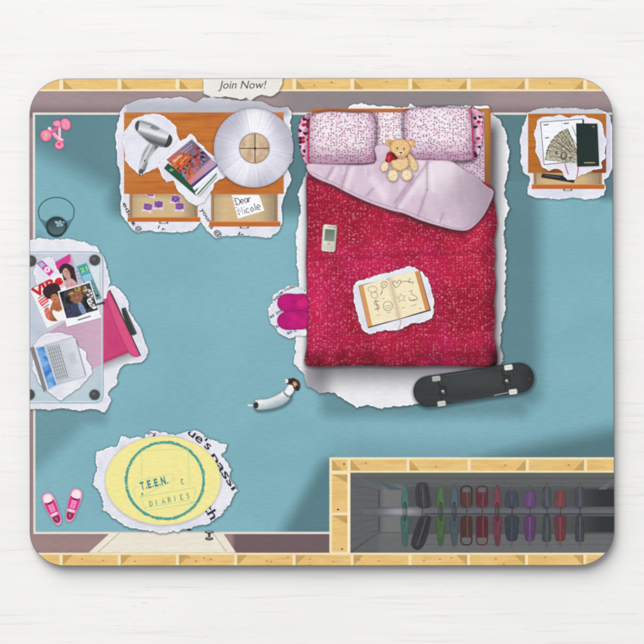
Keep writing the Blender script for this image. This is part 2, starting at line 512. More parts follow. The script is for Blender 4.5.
for i in range(len(e) - 1):
    bay(p, e[i] + 1.6, 554.9, e[i + 1] - 1.4, 580, None)
    if i and e[i] < 380: p.poly([(e[i] + 1.6, 554.9), (e[i] + 12, 554.9), (e[i] + 1.6, 565.4)], tri_c, key='pinetri')
    if i < len(e) - 2 and e[i + 1] > 430: p.poly([(e[i + 1] - 1.4, 554.9), (e[i + 1] - 12, 554.9), (e[i + 1] - 1.4, 565.4)], tri_c, key='pinetri')
R = random.Random(9)
for i in range(16):
    kx, ky = R.uniform(60, 600), R.uniform(557, 562)
    if min(abs(kx - q) for q in STUDS) > 6: p.poly(ell(kx, ky, 1.4, .6, 10), (176, 132, 82))
p.done()
# rail
def rail_c(s): return s.mix(s.Y.sm(507, 511) * s.Y.sm(517, 512), s.mix(s.X.sm(375, 400) * s.X.sm(450, 405), (86, 89, 94), (104, 106, 112)), s.mix(s.X.sm(375, 398) * s.X.sm(430, 402), (100, 103, 108), (150, 152, 158)))
Part('clothes_rail', closet, 'grey rail running across the closet').poly(catmull([(361.5, 511.5), (363, 507.2), (368, 506.6), (373, 506.8)], 5, False) + [(640, 506.8), (640, 516.2), (368, 516.4), (363, 515.4)], rail_c)\
    .polys([rect(424, 513.2, 640, 514.6)], (64, 68, 74)).done()
def cloth(c, d=.72):
    c = tuple(int((v * .64 + 88 * .36) * .92) for v in c)
    def f(s):
        k = s.noise(2.2, 1, 4, 2.0)
        return s.mul(s.mix(s.E, tuple(int(v * d) for v in c), c), (k * 0.7 + 0.65) * s.Y.sm(505, 520, 1.05, .82))
    return f
def garment(kind, name, x, c, label):
    p = Part(name, closet, label); ck = 'cl' + str(c)
    hook = (58, 56, 62)
    if kind == 'spindle':
        p.poly([(x, 484.5), (x + 2.6, 490), (x + 3.6, 500), (x + 3.2, 507), (x - 3.2, 507), (x - 3.6, 500), (x - 2.6, 490)], cloth(c), 4, inset=.9, key=ck)
        p.poly([(x - 3.6, 516.3), (x + 3.6, 516.3), (x + 4.4, 524), (x + 2.9, 540), (x + 1.6, 545.6), (x - 1.6, 545.6), (x - 2.9, 540), (x - 4.4, 524)], cloth(c), 4, inset=.9, key=ck)
        p.strokes([ell(x, 511.6, 1.9, 9.5, 18)], .8, tuple(int(v * .55) for v in c), closed=True)
    elif kind == 'frame':
        for a, b in ((486, 507), (516.3, 544.8)):
            p.strokes([rrect(x - 5.4, a, x + 5.4, b, 4)], 1.2, (50, 32, 34) if c[0] < 95 else (92, 30, 44), closed=True)
        p.poly(rect(x - 5.3, 492.5, x + 5.3, 507), cloth(c), inset=.5, key=ck).poly(rect(x - 5.7, 516.4, x + 5.7, 537.5), cloth(c), inset=.5, key=ck)
        p.polys([rect(x - 3.2, 488, x + 3.2, 492.2), rect(x - 3.6, 538, x + 3.6, 542.2)], (104, 102, 102))
        p.strokes([[(x + 1, 492), (x + 1, 538)]], .7, (120, 90, 84))
    elif kind == 'block':
        w = 5.4 if c[0] != 62 else 6.2
        p.poly([(x - w * .7, 491.5), (x + w * .7, 491.5), (x + w, 496), (x + w, 507), (x - w, 507), (x - w, 496)], cloth(c), 3, inset=1, key=ck)
        p.poly([(x - w, 516.3), (x + w, 516.3), (x + w * 1.05, 528), (x + w * .9, 538), (x + w * .5, 541), (x - w * .5, 541), (x - w * .9, 538), (x - w * 1.05, 528)], cloth(c), 3, inset=1, key=ck)
        p.strokes([[(x, 484.5), (x, 491)], [(x, 541), (x, 546.3)]], 1.6, (92, 84, 82)); p.strokes([[(x, 491), (x, 541)]], .6, tuple(min(255, int(v * 1.25)) for v in c))
    elif kind == 'slim':
        p.poly([(x - 2.6, 487), (x + 2.6, 487), (x + 4.4, 492), (x + 3.6, 507), (x - 3.6, 507), (x - 4.4, 492)], cloth(c), 3, inset=.9, key=ck)
        p.poly([(x - 3.0, 516.3), (x + 3.0, 516.3), (x + 4.6, 538), (x + 2.6, 541.5), (x - 2.6, 541.5), (x - 4.6, 538)], cloth(c), 3, inset=.9, key=ck)
        p.strokes([[(x, 481.5), (x, 487)], [(x, 541.5), (x, 546.6)]], 2.0, (96, 84, 80)); p.strokes([[(x + .4, 487), (x + .4, 541)]], .6, (112, 112, 116))
    elif kind == 'jacket':
        p.poly([(x - 5, 484), (x + 5, 483.2), (x + 7.5, 495), (x + 8.5, 507), (x - 4, 507), (x - 6.6, 495)], cloth(c), 4, inset=1, key=ck)
        p.poly([(x - 1, 516.3), (x + 8.5, 516.3), (x + 8, 524), (x + 4, 541), (x - 3, 550), (x - 10.5, 546), (x - 9.2, 536), (x - 5, 524)], cloth(c), 4, inset=1, key=ck)
        p.strokes([[(x + .5, 484.5), (x + 1, 495), (x + 2, 507)], [(x + 4, 517), (x + .5, 530), (x - 5, 546)]], .9, (92, 92, 94), 4)
        p.strokes([[(x + 4, 486), (x + 6, 507)], [(x - 3.5, 487), (x - 2, 506)], [(x + 7, 518), (x - 1, 542)]], .6, (36, 36, 40), 2)
    if kind != 'spindle': p.strokes([[(x, 506), (x + .4, 511), (x, 517)]], .9, hook, 3)
    else: p.strokes([[(x, 502), (x + .3, 511), (x, 521)]], .9, hook, 3)
    p.done()
garment('spindle', 'dress', 405, (78, 138, 126), 'sea green dress, first on the rail')
garment('jacket', 'jacket', 422, (58, 59, 63), 'black jacket')
garment('spindle', 'dress', 440.6, (88, 134, 74), 'grass green dress')
garment('spindle', 'dress', 454.3, (88, 112, 126), 'grey blue dress')
garment('frame', 'handbag', 466.4, (90, 52, 42), 'brown handbag')
garment('frame', 'handbag', 482.0, (112, 30, 50), 'dark red handbag')
garment('spindle', 'dress', 497.3, (150, 62, 86), 'rose pink dress')
garment('block', 'folded_shirt', 511.8, (62, 70, 88), 'navy shirt')
garment('block', 'folded_shirt', 529.8, (116, 68, 134), 'purple shirt')
garment('slim', 'trousers', 546.6, (76, 82, 90), 'slate trousers beside the purple shirt')
garment('block', 'folded_shirt', 560.2, (134, 62, 68), 'faded red shirt')
garment('slim', 'trousers', 579.6, (70, 78, 92), 'blue grey trousers, last on the rail')

# ---------------------------------------------------------------- door with knob
def door_c(s): return s.mix(s.noise(5, 10, 1, 2), (236, 230, 217), (228, 219, 203))
d = Part('door', label='cream door standing open at the bottom wall').poly([(111, 532.2), (222.5, 532.2), (236, 552.8), (88.5, 552.8)], door_c)
d.strokes([[(119.5, 533), (98, 552)], [(213, 533), (226.5, 552)]], .9, (196, 178, 148)).strokes([[(116.5, 533), (94.5, 552)]], .8, (240, 236, 226))
d.strokes([[(111, 532.5), (222.5, 532.5)]], .6, (200, 192, 180)).strokes([[(88.5, 552.6), (236, 552.6)]], .5, (205, 190, 160))
door = d.done()

# ---------------------------------------------------------------- title rug on torn paper
tp = Part('torn_paper', label='torn white paper with printed letters around the yellow oval')
tp.poly([(96, 452), (108, 448), (118, 446), (121.5, 436.5), (130, 439), (144, 437), (150, 430.5), (160, 432.5), (175, 435), (188, 431), (194, 429.5), (203, 435), (213, 440), (226, 445), (225, 450),
         (222, 457), (228, 462), (231, 470), (228, 478), (234, 485), (238, 491), (231, 500), (226, 510), (218, 517), (209, 524), (190, 528), (176, 532), (160, 532), (140, 529.5), (125, 525), (110, 515),
         (103, 510), (104, 500), (99, 490), (93, 484), (97, 470), (96, 460)], paper, torn=.8, halo=(2.6, .5, .3, .5), seed=5, key='paper')
INK = (46, 46, 54)
tp.text("ue's", 187, 433.5, 208.5, 450.5, 8.4, INK, bold=.022, clip=True)
tp.text("passi", 209.6, 456.0, 232.5, 491, 8.2, INK, bold=.022, clip=True)
tp.text("th", 202.8, 507.0, 211.0, 520.5, 9.5, INK, bold=.022, clip=True)
tp.text("ri", 147.5, 434, 154.5, 437.2, 4.5, INK, bold=.022, clip=True).polys([ell(189, 529.5, 2.2, 1.2, 10)], (40, 40, 46))
tp.done()
TEAL = (74, 158, 148)
def oval_c(s): return s.mix(s.E, (226, 214, 150), s.mix(s.noise(8, 1, 1, 3), (243, 234, 158), (236, 226, 148)))
rug = Part('oval_rug', label='pale yellow oval rug carrying a teal round stamp').poly(ell(163, 480.5, 57.8, 44.6, 80), oval_c, inset=1.6, halo=(2.2, .22, 0, .6)).done()
def teal_c(s): return s.mix(s.noise(2.0, 1, 1, 3).sm(0.6, 0.7), TEAL, (190, 212, 150))
st = Part('stamp', rug, 'teal stamp ring with lettering')
R = random.Random(3)
ri = [(165 + (40.4 + R.uniform(-.75, .45)) * math.cos(t * math.pi / 60), 480.6 + (39.7 + R.uniform(-.5, .5)) * math.sin(t * math.pi / 60)) for t in range(120)]
ro = [(165 + (37.4 + R.uniform(-.35, .35)) * math.cos(t * math.pi / 60), 480.6 + (36.8 + R.uniform(-.35, .35)) * math.sin(t * math.pi / 60)) for t in range(120)]
st._faces([[ri[i] + (1.,), ri[(i + 1) % 120] + (1.,), ro[(i + 1) % 120] + (1.,), ro[i] + (1.,)] for i in range(120)], mat(teal_c, key='teal'))
FT = (190, 214, 150)
st.strokes([[(141, 450.5), (187.5, 449)], [(188.5, 449), (188.8, 488)], [(141.5, 451), (141.8, 479)], [(138, 480.5), (173, 473.5)], [(173, 474), (175, 482)], [(139, 498), (173, 480.5)],
            [(132.5, 488.5), (139, 486)], [(133, 489), (136, 498)], [(140.5, 497.5), (146, 510.5)], [(146, 510.8), (191, 503.5)], [(141, 497), (196, 487.5)], [(196, 488), (193, 503)], [(144, 508), (191, 500)]], .55, FT)
for i_, (ch_, w_) in enumerate((('T', 4.0), ('E', 3.7), ('E', 3.7), ('N', 4.6))):
    q_ = lambda d: (141.2 + d * .972, 489.8 - d * .235); d0 = (0, 7.2, 14.2, 21.2)[i_]
    st.text(ch_, *q_(d0), *q_(d0 + w_), 7.4, (64, 142, 146), bold=.05)
    st.poly(ell(q_(d0 + w_ + 1.5)[0], q_(d0 + w_ + 1.5)[1] - .6, .85, .85, 10), (64, 142, 146))
st.text("t", 180.6, 484.5, 184, 484.2, 8.2, (70, 150, 150))
def serif(p, word, x0, y0, x1, y1, h, c):
    G = {'D': [[(0, 0), (0, 1)], [(0, 0), (.35, .03), (.6, .3), (.6, .7), (.35, .97), (0, 1)]], 'I': [[(.1, 0), (.1, 1)]], 'A': [[(0, 0), (.32, 1), (.64, 0)], [(.13, .35), (.5, .35)]],
         'R': [[(0, 0), (0, 1)], [(0, 1), (.4, .97), (.5, .75), (.4, .53), (0, .5)], [(.25, .5), (.6, 0)]], 'E': [[(0, 0), (0, 1)], [(0, 1), (.5, 1), (.5, .85)], [(0, .5), (.35, .5)], [(0, 0), (.5, 0), (.5, .17)]],
         'S': [[(.48, .82), (.4, .98), (.15, .98), (.05, .78), (.2, .58), (.4, .44), (.48, .22), (.35, .02), (.1, .02), (0, .18)]]}
    L = math.hypot(x1 - x0, y1 - y0); ux, uy = (x1 - x0) / L, (y1 - y0) / L; n = len(word)
    for i, ch in enumerate(word):
        bx = i * L / n
        f = lambda q: (x0 + ux * (bx + q[0] * h * .85) + uy * q[1] * h, y0 + uy * (bx + q[0] * h * .85) - ux * q[1] * h)
        for gsub in G[ch]: p.strokes([[f(q) for q in gsub]], .8, c)
        ft = [0, .64] if ch == 'A' else [.1] if ch == 'I' else [0] if ch != 'S' else []
        for a in ft:
            p.strokes([[f((a - .12, 0)), f((a + .12, 0))]], .45, c)
            if ch in 'DIRE': p.strokes([[f((a - .12, 1)), f((a + .12, 1))]], .45, c)
serif(st, 'DIARIES', 150.2, 506.2, 193.5, 497.2, 4.9, (78, 150, 134))
st.polys([[(141, 494), (142.2, 495.2), (143.4, 493.6), (142.3, 496.2)], [(189.5, 502.5), (192.8, 501.8), (192.6, 502.6)]], (78, 150, 134)).poly(ell(142.2, 493.8, 1.3, .9, 10), (78, 150, 134))
st.done()
k = Part('door_knob', door, 'small dark round knob').poly(ell(209.2, 532, 4.6, 1.7, 24), (66, 74, 76)).poly(ell(209.2, 531.6, 3.2, .9, 20), (150, 158, 158))
k.poly([(207.6, 533.2), (210.8, 533.2), (210.2, 537), (208.2, 537)], (58, 64, 66)).poly(ell(209.2, 538.6, 4.2, 1.8, 20), (70, 74, 76)).poly(ell(209.2, 538.0, 2.4, .8, 16), (150, 146, 140)).done()

# ---------------------------------------------------------------- pink canvas shoes
PINK = (222, 60, 150)
def shoe(cx, cy, rot, label, mir):
    def g(P): return xf([(x * mir, y) for x, y in P], cx, cy, rot)
    def sole_c(s): return s.mix(s.E, (206, 140, 176), (236, 170, 200))
    def up_c(s): return s.mix(s.E, (188, 40, 118), s.mix(s.noise(3), (232, 66, 156), (210, 44, 134)))
    p = Part('canvas_shoe', label=label)
    p.poly(g([(0, -17.2), (4.5, -15.5), (6.4, -10), (6.2, -2), (5.4, 6), (4.8, 13), (2, 17), (-1.4, 17), (-4, 12.5), (-5, 5), (-6, -3), (-6, -10), (-4.4, -15.5)]), sole_c, 4, inset=.8, halo=(1.6, .38, .2, .4), key='sole')
    p.poly(g([(-4.8, -8.6), (0, -6.8), (4.9, -8.6), (5.4, -2), (4.6, 6), (3.9, 12.4), (1.6, 15.2), (-1.2, 15.2), (-3.3, 12), (-4.2, 5), (-5.2, -2)]), up_c, 4, inset=1.1, key='shoeup')
    p.poly(g([(0, -15.6), (3.4, -14), (4.4, -10.4), (3.6, -8), (0, -7.2), (-3.5, -8), (-4.3, -10.4), (-3.2, -14)]), (250, 226, 232), 4)
    p.strokes([g([(-3.8, -7.2), (0, -5.9), (3.9, -7.2)])], 1.1, (160, 24, 84), 4)
    p.poly(g([(-2.6, 8), (2.6, 8), (3, 12), (1.2, 14), (-1, 14), (-2.8, 12)]), (126, 40, 66), 3)
    p.poly(g([(-1.8, 9.5), (1, 9), (1.4, 12), (0, 13)]), (170, 96, 104), 3)
    p.strokes([g([(-2.6, y), (2.4, y + 1.2)]) for y in (-4.6, -2.6, -.6, 1.4)] + [g([(2.6, y), (-2.4, y + 1.2)]) for y in (-4.6, -2.6, -.6, 1.4)], .55, (238, 190, 214))
    p.poly(g([(-3.4, 4.6), (3.2, 4.4), (3.2, 6.8), (-3.2, 7.2)]), (244, 200, 222), 2)
    p.done()
shoe(52.2, 509.0, -23, 'pink canvas shoe nearer the left edge, toe up and left', 1)
shoe(73.0, 505.2, 17, 'pink canvas shoe leaning right, toe up', 1)

# ---------------------------------------------------------------- dumbbells
def pk(s): return s.mix(s.E, (214, 92, 140), s.mix(s.noise(3, 1, 1, 2), (250, 164, 192), (238, 128, 168)))
def lobe(p, cx, cy, rx, ry, rot=0, h=True): rx, ry = rx * 1.14, ry * 1.12; p.poly(ell(cx, cy, rx, ry, 22, rot), pk, inset=min(rx, ry) * .35, halo=(1.6, .35) if h else None, key='pk')
p = Part('dumbbell', label='pink dumbbell pointing down and right')
p.strokes([[(49, 129), (61, 141.5)]], 3.4, (242, 150, 182)); p.strokes([[(49, 128.2), (60, 139.5)]], .7, (255, 206, 220))
lobe(p, 46, 135.5, 5, 5.4, -20); lobe(p, 45.6, 137.5, 3.0, 3.4, 0, False); p.poly(ell(49.4, 128.4, 1.7, 1.4, 14), (240, 220, 226)); lobe(p, 61.3, 140.3, 2.4, 2, 30, False)
p.poly(ell(46, 135, 1.8, 2, 14), (214, 190, 150)).done()
p = Part('dumbbell', label='pink dumbbell pointing up and right')
p.strokes([[(59.6, 125.5), (59.6, 141)]], 2.4, (248, 196, 212)); p.strokes([[(51, 133), (58, 127)]], 3.0, (232, 96, 150))
lobe(p, 57.6, 123.6, 4.4, 2.9); lobe(p, 65.6, 124.3, 4.5, 5.6, -20); lobe(p, 64.4, 125.6, 2.2, 3.2, -20, False)
lobe(p, 59.4, 145, 4.2, 3.9); p.poly(ell(59, 144.2, 1.8, 1.7, 14), (234, 70, 126)).poly(ell(61.6, 139.6, 1.4, 1.3, 12), (250, 200, 214)).done()

# ---------------------------------------------------------------- waste bin with looped handle
p = Part('flower_bucket', label='dark round bucket with a loop handle beside the glass desk')
p.strokes([ell(56.4, 212, 18, 14.6, 40)[20:41] + [(73.5, 217), (68, 227), (63, 234)], [(38.4, 212), (39.5, 218), (45, 227), (50, 234)]], 1.1, (60, 82, 86))
# sloping side of the bucket seen between rim and base
p.poly([(40.4, 219), (46, 221), (56.4, 222), (67, 221), (72.4, 219), (66, 230), (61, 236.4), (52, 236.4), (46.6, 230)], (84, 126, 134), 3)
p.poly(ell(56.6, 226.3, 10.6, 9.8, 30), lambda s: s.mix(s.ell(56.6, 226.6, 8.6, 8, .06), (46, 60, 62), s.mix(s.Y.sm(218, 234), (48, 66, 70), (80, 106, 108))), inset=.8, halo=(1.6, .4))
p.polys([ell(56.8, 222.6, 2.4, 1.4, 12, 40), ell(60, 222.2, 1.6, 2.0, 12, 10), ell(61.4, 225, 2.0, 1.4, 12, -10), ell(58.2, 225.6, 1.9, 1.2, 12, 0), ell(63.6, 222.2, 1.3, .8, 10, 0)], (136, 178, 190))
p.strokes([[(47, 231), (51, 235.4), (57, 236.8), (62.5, 235)]], 1.2, (38, 50, 52), 4).done()

# ---------------------------------------------------------------- join now note
def scrap_c(s): return s.mix(s.E, (240, 238, 234), s.mix(s.noise(12, 3, 1, 2), (234, 232, 226), (226, 223, 217)))
p = Part('torn_note', label='torn scrap reading Join Now at the top wall')
p.poly([(202.5, 60), (283, 60), (281.5, 84), (279, 91), (275, 94.6), (270, 96.6), (262, 95), (255, 97.2), (250, 101.2), (246, 97.2), (240, 100), (235, 98.4), (227, 96), (220, 97.6), (212, 98), (206, 94.4), (203, 93.5), (203.4, 80)],
       scrap_c, torn=.55, inset=1.0, halo=(2.4, .42, .6, .8), seed=12)
p.text("Join Now!", 218.6, 88.7, 265, 88.5, 8.1, (78, 78, 82), shear=.22, bold=.006)
p.done()

# ---------------------------------------------------------------- dresser
def dpaper(s):
    c = paper(s)
    c = s.mix(s.box(128, 101, 286, 113, 6) * 0.8, c, (168, 172, 182))  # shadow gradient above the dresser top, part of the print
    return s.mix(s.Y.sm(108, 90), c, (214, 216, 222))
dp = Part('torn_paper', label='torn white paper backing the dresser')
dp.poly([(125, 105), (132, 102.5), (140, 99), (155, 98.5), (165, 97.5), (185, 98), (192, 100.6), (197, 102.4), (203, 97.4), (215, 97.5), (222, 98.6), (235, 100), (250, 100.6), (262, 101.5), (268, 105), (280, 107), (288, 107),
         (291.5, 112), (290, 124), (293, 140), (292, 160), (288, 166), (291.5, 181), (286, 192), (283, 200), (281, 208), (282.5, 222), (279, 231), (270, 237), (255, 237), (240, 235.4), (228, 235.4), (217, 238), (209, 233), (205, 226),
         (201, 221.5), (197, 225.5), (193, 230.5), (180, 232), (165, 232), (150, 230), (137.5, 232.4), (130, 227), (126, 221), (122, 214), (121, 206), (122.5, 198), (120, 188), (121, 176), (116.5, 163), (117, 150), (115, 134),
         (118, 124), (121, 112)], dpaper, torn=.6, halo=(2.4, .42, .2, .5), seed=8)
dp.text("edbo", 122.3, 203.5, 132.5, 224.5, 4.4, INK, bold=.022, clip=True).text("is @", 131, 223.5, 139.5, 232.8, 4.6, INK, bold=.022, clip=True).text("i r.", 157.5, 228, 166, 232.4, 3.8, INK, bold=.022, clip=True)
dp.text("your", 200.2, 209.5, 208.8, 223.5, 4.2, INK, bold=.022, clip=True).text("is @", 208.2, 226, 219.6, 238.3, 4.8, INK, bold=.022, clip=True).text("ir.", 237.8, 234.6, 246.5, 238.3, 3.6, INK, bold=.022, clip=True)
dp.done()
def desk_c(s):
    c = wood_c((198, 120, 54), (180, 100, 42), (166, 86, 32), 3.4)(s)
    c = s.mix(s.X.sm(150, 122) * 0.5, c, (196, 128, 66))
    return s.mix(s.Y.sm(182, 196) * 0.5, c, (192, 104, 40))
dr = Part('dresser', label='orange wooden dresser top with two open drawers').poly(rect(124, 112.4, 283.8, 194), desk_c).done()
def drawer_c(x0, x1, y0):
    def f(s):
        c = s.mix(s.noise(3, 8, 1, 2), (214, 188, 146), (204, 172, 124))
        c = s.mix(s.X.sm(x0 + 14, x0) * 0.55, c, (150, 136, 118)); c = s.mix(s.X.sm(x1 - 22, x1) * 0.75, c, (124, 116, 102))
        return s.mix(s.Y.sm(y0 + 6, y0) * 0.5, c, (150, 130, 104))
    return f
def bar_c(s): return s.mix(s.noise(2, 12, 1, 2), (200, 112, 50), (184, 96, 38))
def drawer(x0, x1, y0, yb, h, par, label, dx=2.6, knob=True):
    p = Part('drawer', par, label)
    p.poly(rect(x0, y0, x1, yb), (168, 128, 82)).poly(rect(x0 + dx, y0, x1 - dx, yb), drawer_c(x0, x1, y0))
    p.strokes([[(x0 + dx, y0), (x0 + dx, yb)], [(x1 - dx, y0), (x1 - dx, yb)]], .5, (120, 96, 66))
    p.poly(rect(x0 - 1.8, yb, x1 + 2.6, yb + h), bar_c, halo=(1.4, .3, 0, .6), key='bar'); p.strokes([[(x0 - 1.8, yb + .4), (x1 + 2.6, yb + .4)]], .6, (222, 146, 84))
    o = p.done(); m = (x0 + x1) / 2
    Part('drawer_handle', par, label.replace('drawer', 'drawer handle')).strokes([[(m - 3.8, yb + h + .3), (m - 3.8, yb + h + 1.6), (m + 3.8, yb + h + 1.6), (m + 3.8, yb + h + .3)]], .9, (128, 132, 134))\
        .polys([rect(m - 4.6, yb + h, m - 2.8, yb + h + 1.8), rect(m + 2.8, yb + h, m + 4.6, yb + h + 1.8)], (96, 100, 100)).done()
drawer(129.4, 197.8, 194, 217.0, 4.8, dr, 'left drawer holding purple packets')
drawer(211.0, 277.8, 194, 221.4, 5.2, dr, 'right drawer holding a note')
def packet(x, y, rot, cut=None):
    p = Part('purple_packet', dr)
    p.poly([q for q in xf([(-5, 5), (-4.4, -3.6), (-2, -4.8), (1, -4), (4.8, -4.6), (5.2, 2.2), (4.6, 5.2), (0, 4)], x, y, rot)], (222, 208, 226))
    p.poly(xf([(-4.2, -3.6), (4.4, -4), (4.6, 2), (-4, 2.6)], x, y, rot), (142, 92, 160))
    p.poly(ell(x, y - .6, 3.4, 3.5, 18), lambda s: s.mix(s.noise(1.6, 1, 1, 2).sm(.35, .65), (112, 62, 134), (160, 110, 178)), key='pck').strokes([ell(x, y - .6, 2.2, 2.2, 14)], .5, (94, 50, 112), closed=True)
    p.done()
packet(147.6, 207.4, 12); packet(158.4, 205, 4); packet(175.4, 199.6, 14); packet(179.4, 207, 2)
Part('purple_packet', dr).poly([(144.5, 194.3), (154.5, 194.3), (155, 198.5), (149, 197)], (224, 212, 226)).poly([(146, 194.3), (154, 194.3), (153, 196.4), (148, 196)], (142, 92, 160)).done()
# handwritten note
nt_ = Part('handwritten_note', dr, 'ruled note reading Dear Nicole').poly([(231.5, 195), (259, 195), (264.3, 210.5), (238, 218.6)], (244, 244, 248), halo=(1.2, .25, .3, .5))
nt_.strokes([[(232.6 + i * 1.0, 198 + i * 3.2), (234.2 + i * 1.0, 197.6 + i * 3.2)] for i in range(6)], .7, (120, 118, 120))
GL = {'D': [[(.1, 0), (.05, 1)], [(.0, 1), (.5, .9), (.7, .45), (.5, .05), (.05, 0)]], 'e': [[(.1, .3), (.55, .36), (.45, .62), (.2, .6), (.08, .3), (.2, .03), (.5, .06)]],
      'a': [[(.55, .6), (.2, .6), (.08, .28), (.2, .03), (.45, .1), (.55, .5)], [(.55, .6), (.6, .0)]], 'r': [[(.1, .6), (.12, 0)], [(.12, .38), (.3, .6), (.5, .55)]],
      'N': [[(.05, 0), (.1, 1), (.6, .02), (.62, 1)]], 'i': [[(.15, .55), (.15, 0)], [(.15, .8), (.17, .88)]], 'c': [[(.5, .55), (.25, .62), (.08, .3), (.22, .03), (.5, .08)]],
      'o': [[(.3, .6), (.08, .3), (.28, .02), (.52, .3), (.3, .6)]], 'l': [[(.15, 1), (.15, 0)]]}
def hand(p, word, x, y, rot, h, adv, c, w=.8):
    r = math.radians(rot); cx, sx = math.cos(r), math.sin(r)
    for ch in word:
        for g in GL[ch]:
            P = [(x + cx * q[0] * h * .95 + sx * q[1] * h, y + sx * q[0] * h * .95 - cx * q[1] * h) for q in g]
            p.strokes([P], w, c, 3 if len(P) > 2 and ch != 'N' else 0)
        a = adv * (.45 if ch in 'il' else 1.15 if ch in 'ND' else 1)
        x += cx * a; y += sx * a
hand(nt_, 'Dear', 236.2, 205.2, -14, 6.8, 4.0, (56, 58, 66)); hand(nt_, 'Nicole', 239.2, 215.4, -16, 7.4, 4.6, (56, 58, 66))
nt_.done()
# hair dryer on its torn paper
Part('torn_paper', label='round torn paper under the hair dryer').poly([(124, 132), (129, 126), (132, 120), (141, 116), (152, 113.4), (161, 115), (170, 121), (176, 127), (178.5, 137), (181, 146), (176, 154), (169, 160), (161, 166), (152, 170), (143, 174.5), (137, 173),
    (130, 167), (125, 160), (123.6, 148)], paper, torn=.45, seed=21, halo=(1.4, .28, .2, .4), key='paper').done()
def metal(x0, y0, x1, y1, stops):
    def f(s):
        t = s.along(x0, y0, x1, y1); c = stops[0][1]
        for (a, ca), (b, cb) in zip(stops, stops[1:]): c = s.mix(t.sm(a, b), c, cb)
        return c
    return f
hd = Part('hair_dryer', label='silver hair dryer lying on torn paper')
hd.poly([(151.5, 143), (158, 146.5), (153, 152), (149, 158.5), (146.5, 166), (144, 171.5), (139.5, 170), (140.4, 163), (143, 154), (147, 147)], metal(141, 153, 151, 158, [(0, (90, 94, 98)), (.25, (150, 154, 158)), (.5, (208, 210, 214)), (.75, (150, 154, 158)), (1, (96, 100, 104))]), 5, halo=(1.5, .3))
hd.poly([(137.2, 121.6), (141, 120.8), (152, 124), (163, 130.5), (170.5, 135.5), (171.6, 141), (168, 146), (163, 147), (153, 144.5), (144.5, 138.5), (136.5, 130.5), (135.4, 126)],
        metal(154.5, 124.5, 148.5, 143.5, [(0, (128, 132, 136)), (.22, (196, 199, 203)), (.42, (226, 228, 231)), (.62, (140, 143, 147)), (.85, (88, 91, 95)), (1, (120, 123, 127))]), 4, inset=.6, halo=(1.5, .3))
hd.poly([(169.2, 134.6), (172.2, 138), (171.4, 143.4), (167.6, 147.2), (164, 146.8), (166.6, 141.5)], (62, 64, 68), 4)
hd.poly([(136.6, 121.8), (139.4, 121), (139, 125.5), (137.6, 131), (135.6, 129.4), (135, 125.4)], (74, 76, 80), 4)
hd.poly(ell(155, 128, 4.6, 1.9, 20, 12), (112, 114, 118)).poly(ell(155.2, 128.2, 3.2, 1.0, 18, 12), (168, 170, 174)).strokes([[(152.6, 127.6), (157.6, 128.9)]], .6, (60, 62, 66))
hd.poly([(139.8, 168.6), (144.4, 170), (142.4, 174.6), (140.8, 173), (139.4, 174.4), (138.4, 171.5)], (84, 88, 92)).strokes([[(141, 172), (139.6, 175.6)], [(142.4, 172), (142.6, 175.4)]], 1.0, (66, 74, 76))
hd.poly(ell(144.6, 160.6, .9, 1.1, 10), (80, 84, 88)).strokes([[(154.5, 148.5), (150, 155), (147.4, 162)]], .5, (232, 234, 238), 4)
hd.done()
# books
Part('torn_paper', label='torn paper under the stack of books').poly([(158, 167), (160, 162), (168, 156.5), (171, 148), (178, 141), (186, 138.6), (190.5, 134.5), (194, 136), (197, 142), (205, 147), (208, 152), (214, 156), (218, 164), (224, 171), (225.5, 177),
    (219, 180), (214, 184), (213, 190), (208, 196), (204, 202), (196, 206), (190, 203), (184, 197), (178, 192), (175.5, 186), (174, 181), (166, 182.5), (162, 176)], paper, torn=.5, seed=33, halo=(1.6, .3, .2, .4), key='paper').done()
bk = Part('book_stack', label='two thick paperback books stacked crosswise')
bk.poly([(163.8, 168.4), (168, 163), (199, 185), (196, 195.8)], (34, 84, 56)).poly([(196, 195.8), (217, 173), (217.4, 176), (198.6, 197.8)], (206, 208, 206))
bk.poly([(195, 192.5), (217, 170.5), (217.2, 174), (196.2, 195.6)], (232, 234, 236)).strokes([[(197.4, 194.4), (216.8, 173.4)]], 1.3, (52, 104, 72)).strokes([[(200, 196.2), (217, 177)]], .5, (120, 124, 122))
bk.strokes([[(169.5, 169.5), (171.6, 171.4), (171, 168.6), (173.4, 170.4)]], .6, (214, 232, 220))
bk.poly([(192, 186.8), (217.4, 165.2), (217.6, 169.5), (194.6, 190.6)], (240, 241, 246)).poly([(190.6, 184.4), (216.8, 163.2), (217.6, 166), (192.6, 187.6)], (60, 62, 132))
Q = quadmap([(166.4, 159.6), (191.8, 139.2), (217, 164.4), (190.8, 185)])
def cover_c(s):
    u = s.along(166.4, 159.6, 191.8, 139.2); v = s.along(166.4, 159.6, 190.8, 185)
    c = s.mix(v.sm(.0, .3), s.mix(u.sm(.1, .8), (190, 104, 92), (118, 124, 156)), s.mix(u.sm(.2, .9), (206, 108, 60), (128, 92, 112)))
    d, r1, r2 = s.vor(2.3)
    c = s.mix(v.sm(.32, .42) * v.sm(.86, .78) * r1.sm(.35, .5), c, s.mix(r2.sm(.4, .6), (56, 46, 62), (120, 140, 196)))
    c = s.mix(v.sm(.3, .42) * v.sm(.8, .7) * r2.sm(.78, .85), c, (196, 72, 54))
    c = s.mul(c, s.noise(2.2, 1, 1, 3, off=3.1) * .9 + .5)
    return s.mix(v.sm(.82, .9), c, s.mix(u.sm(.1, .9), (208, 128, 132), (186, 150, 178)))
bk.poly([Q(0, 0), Q(1, 0), Q(1, 1), Q(0, 1)], cover_c)
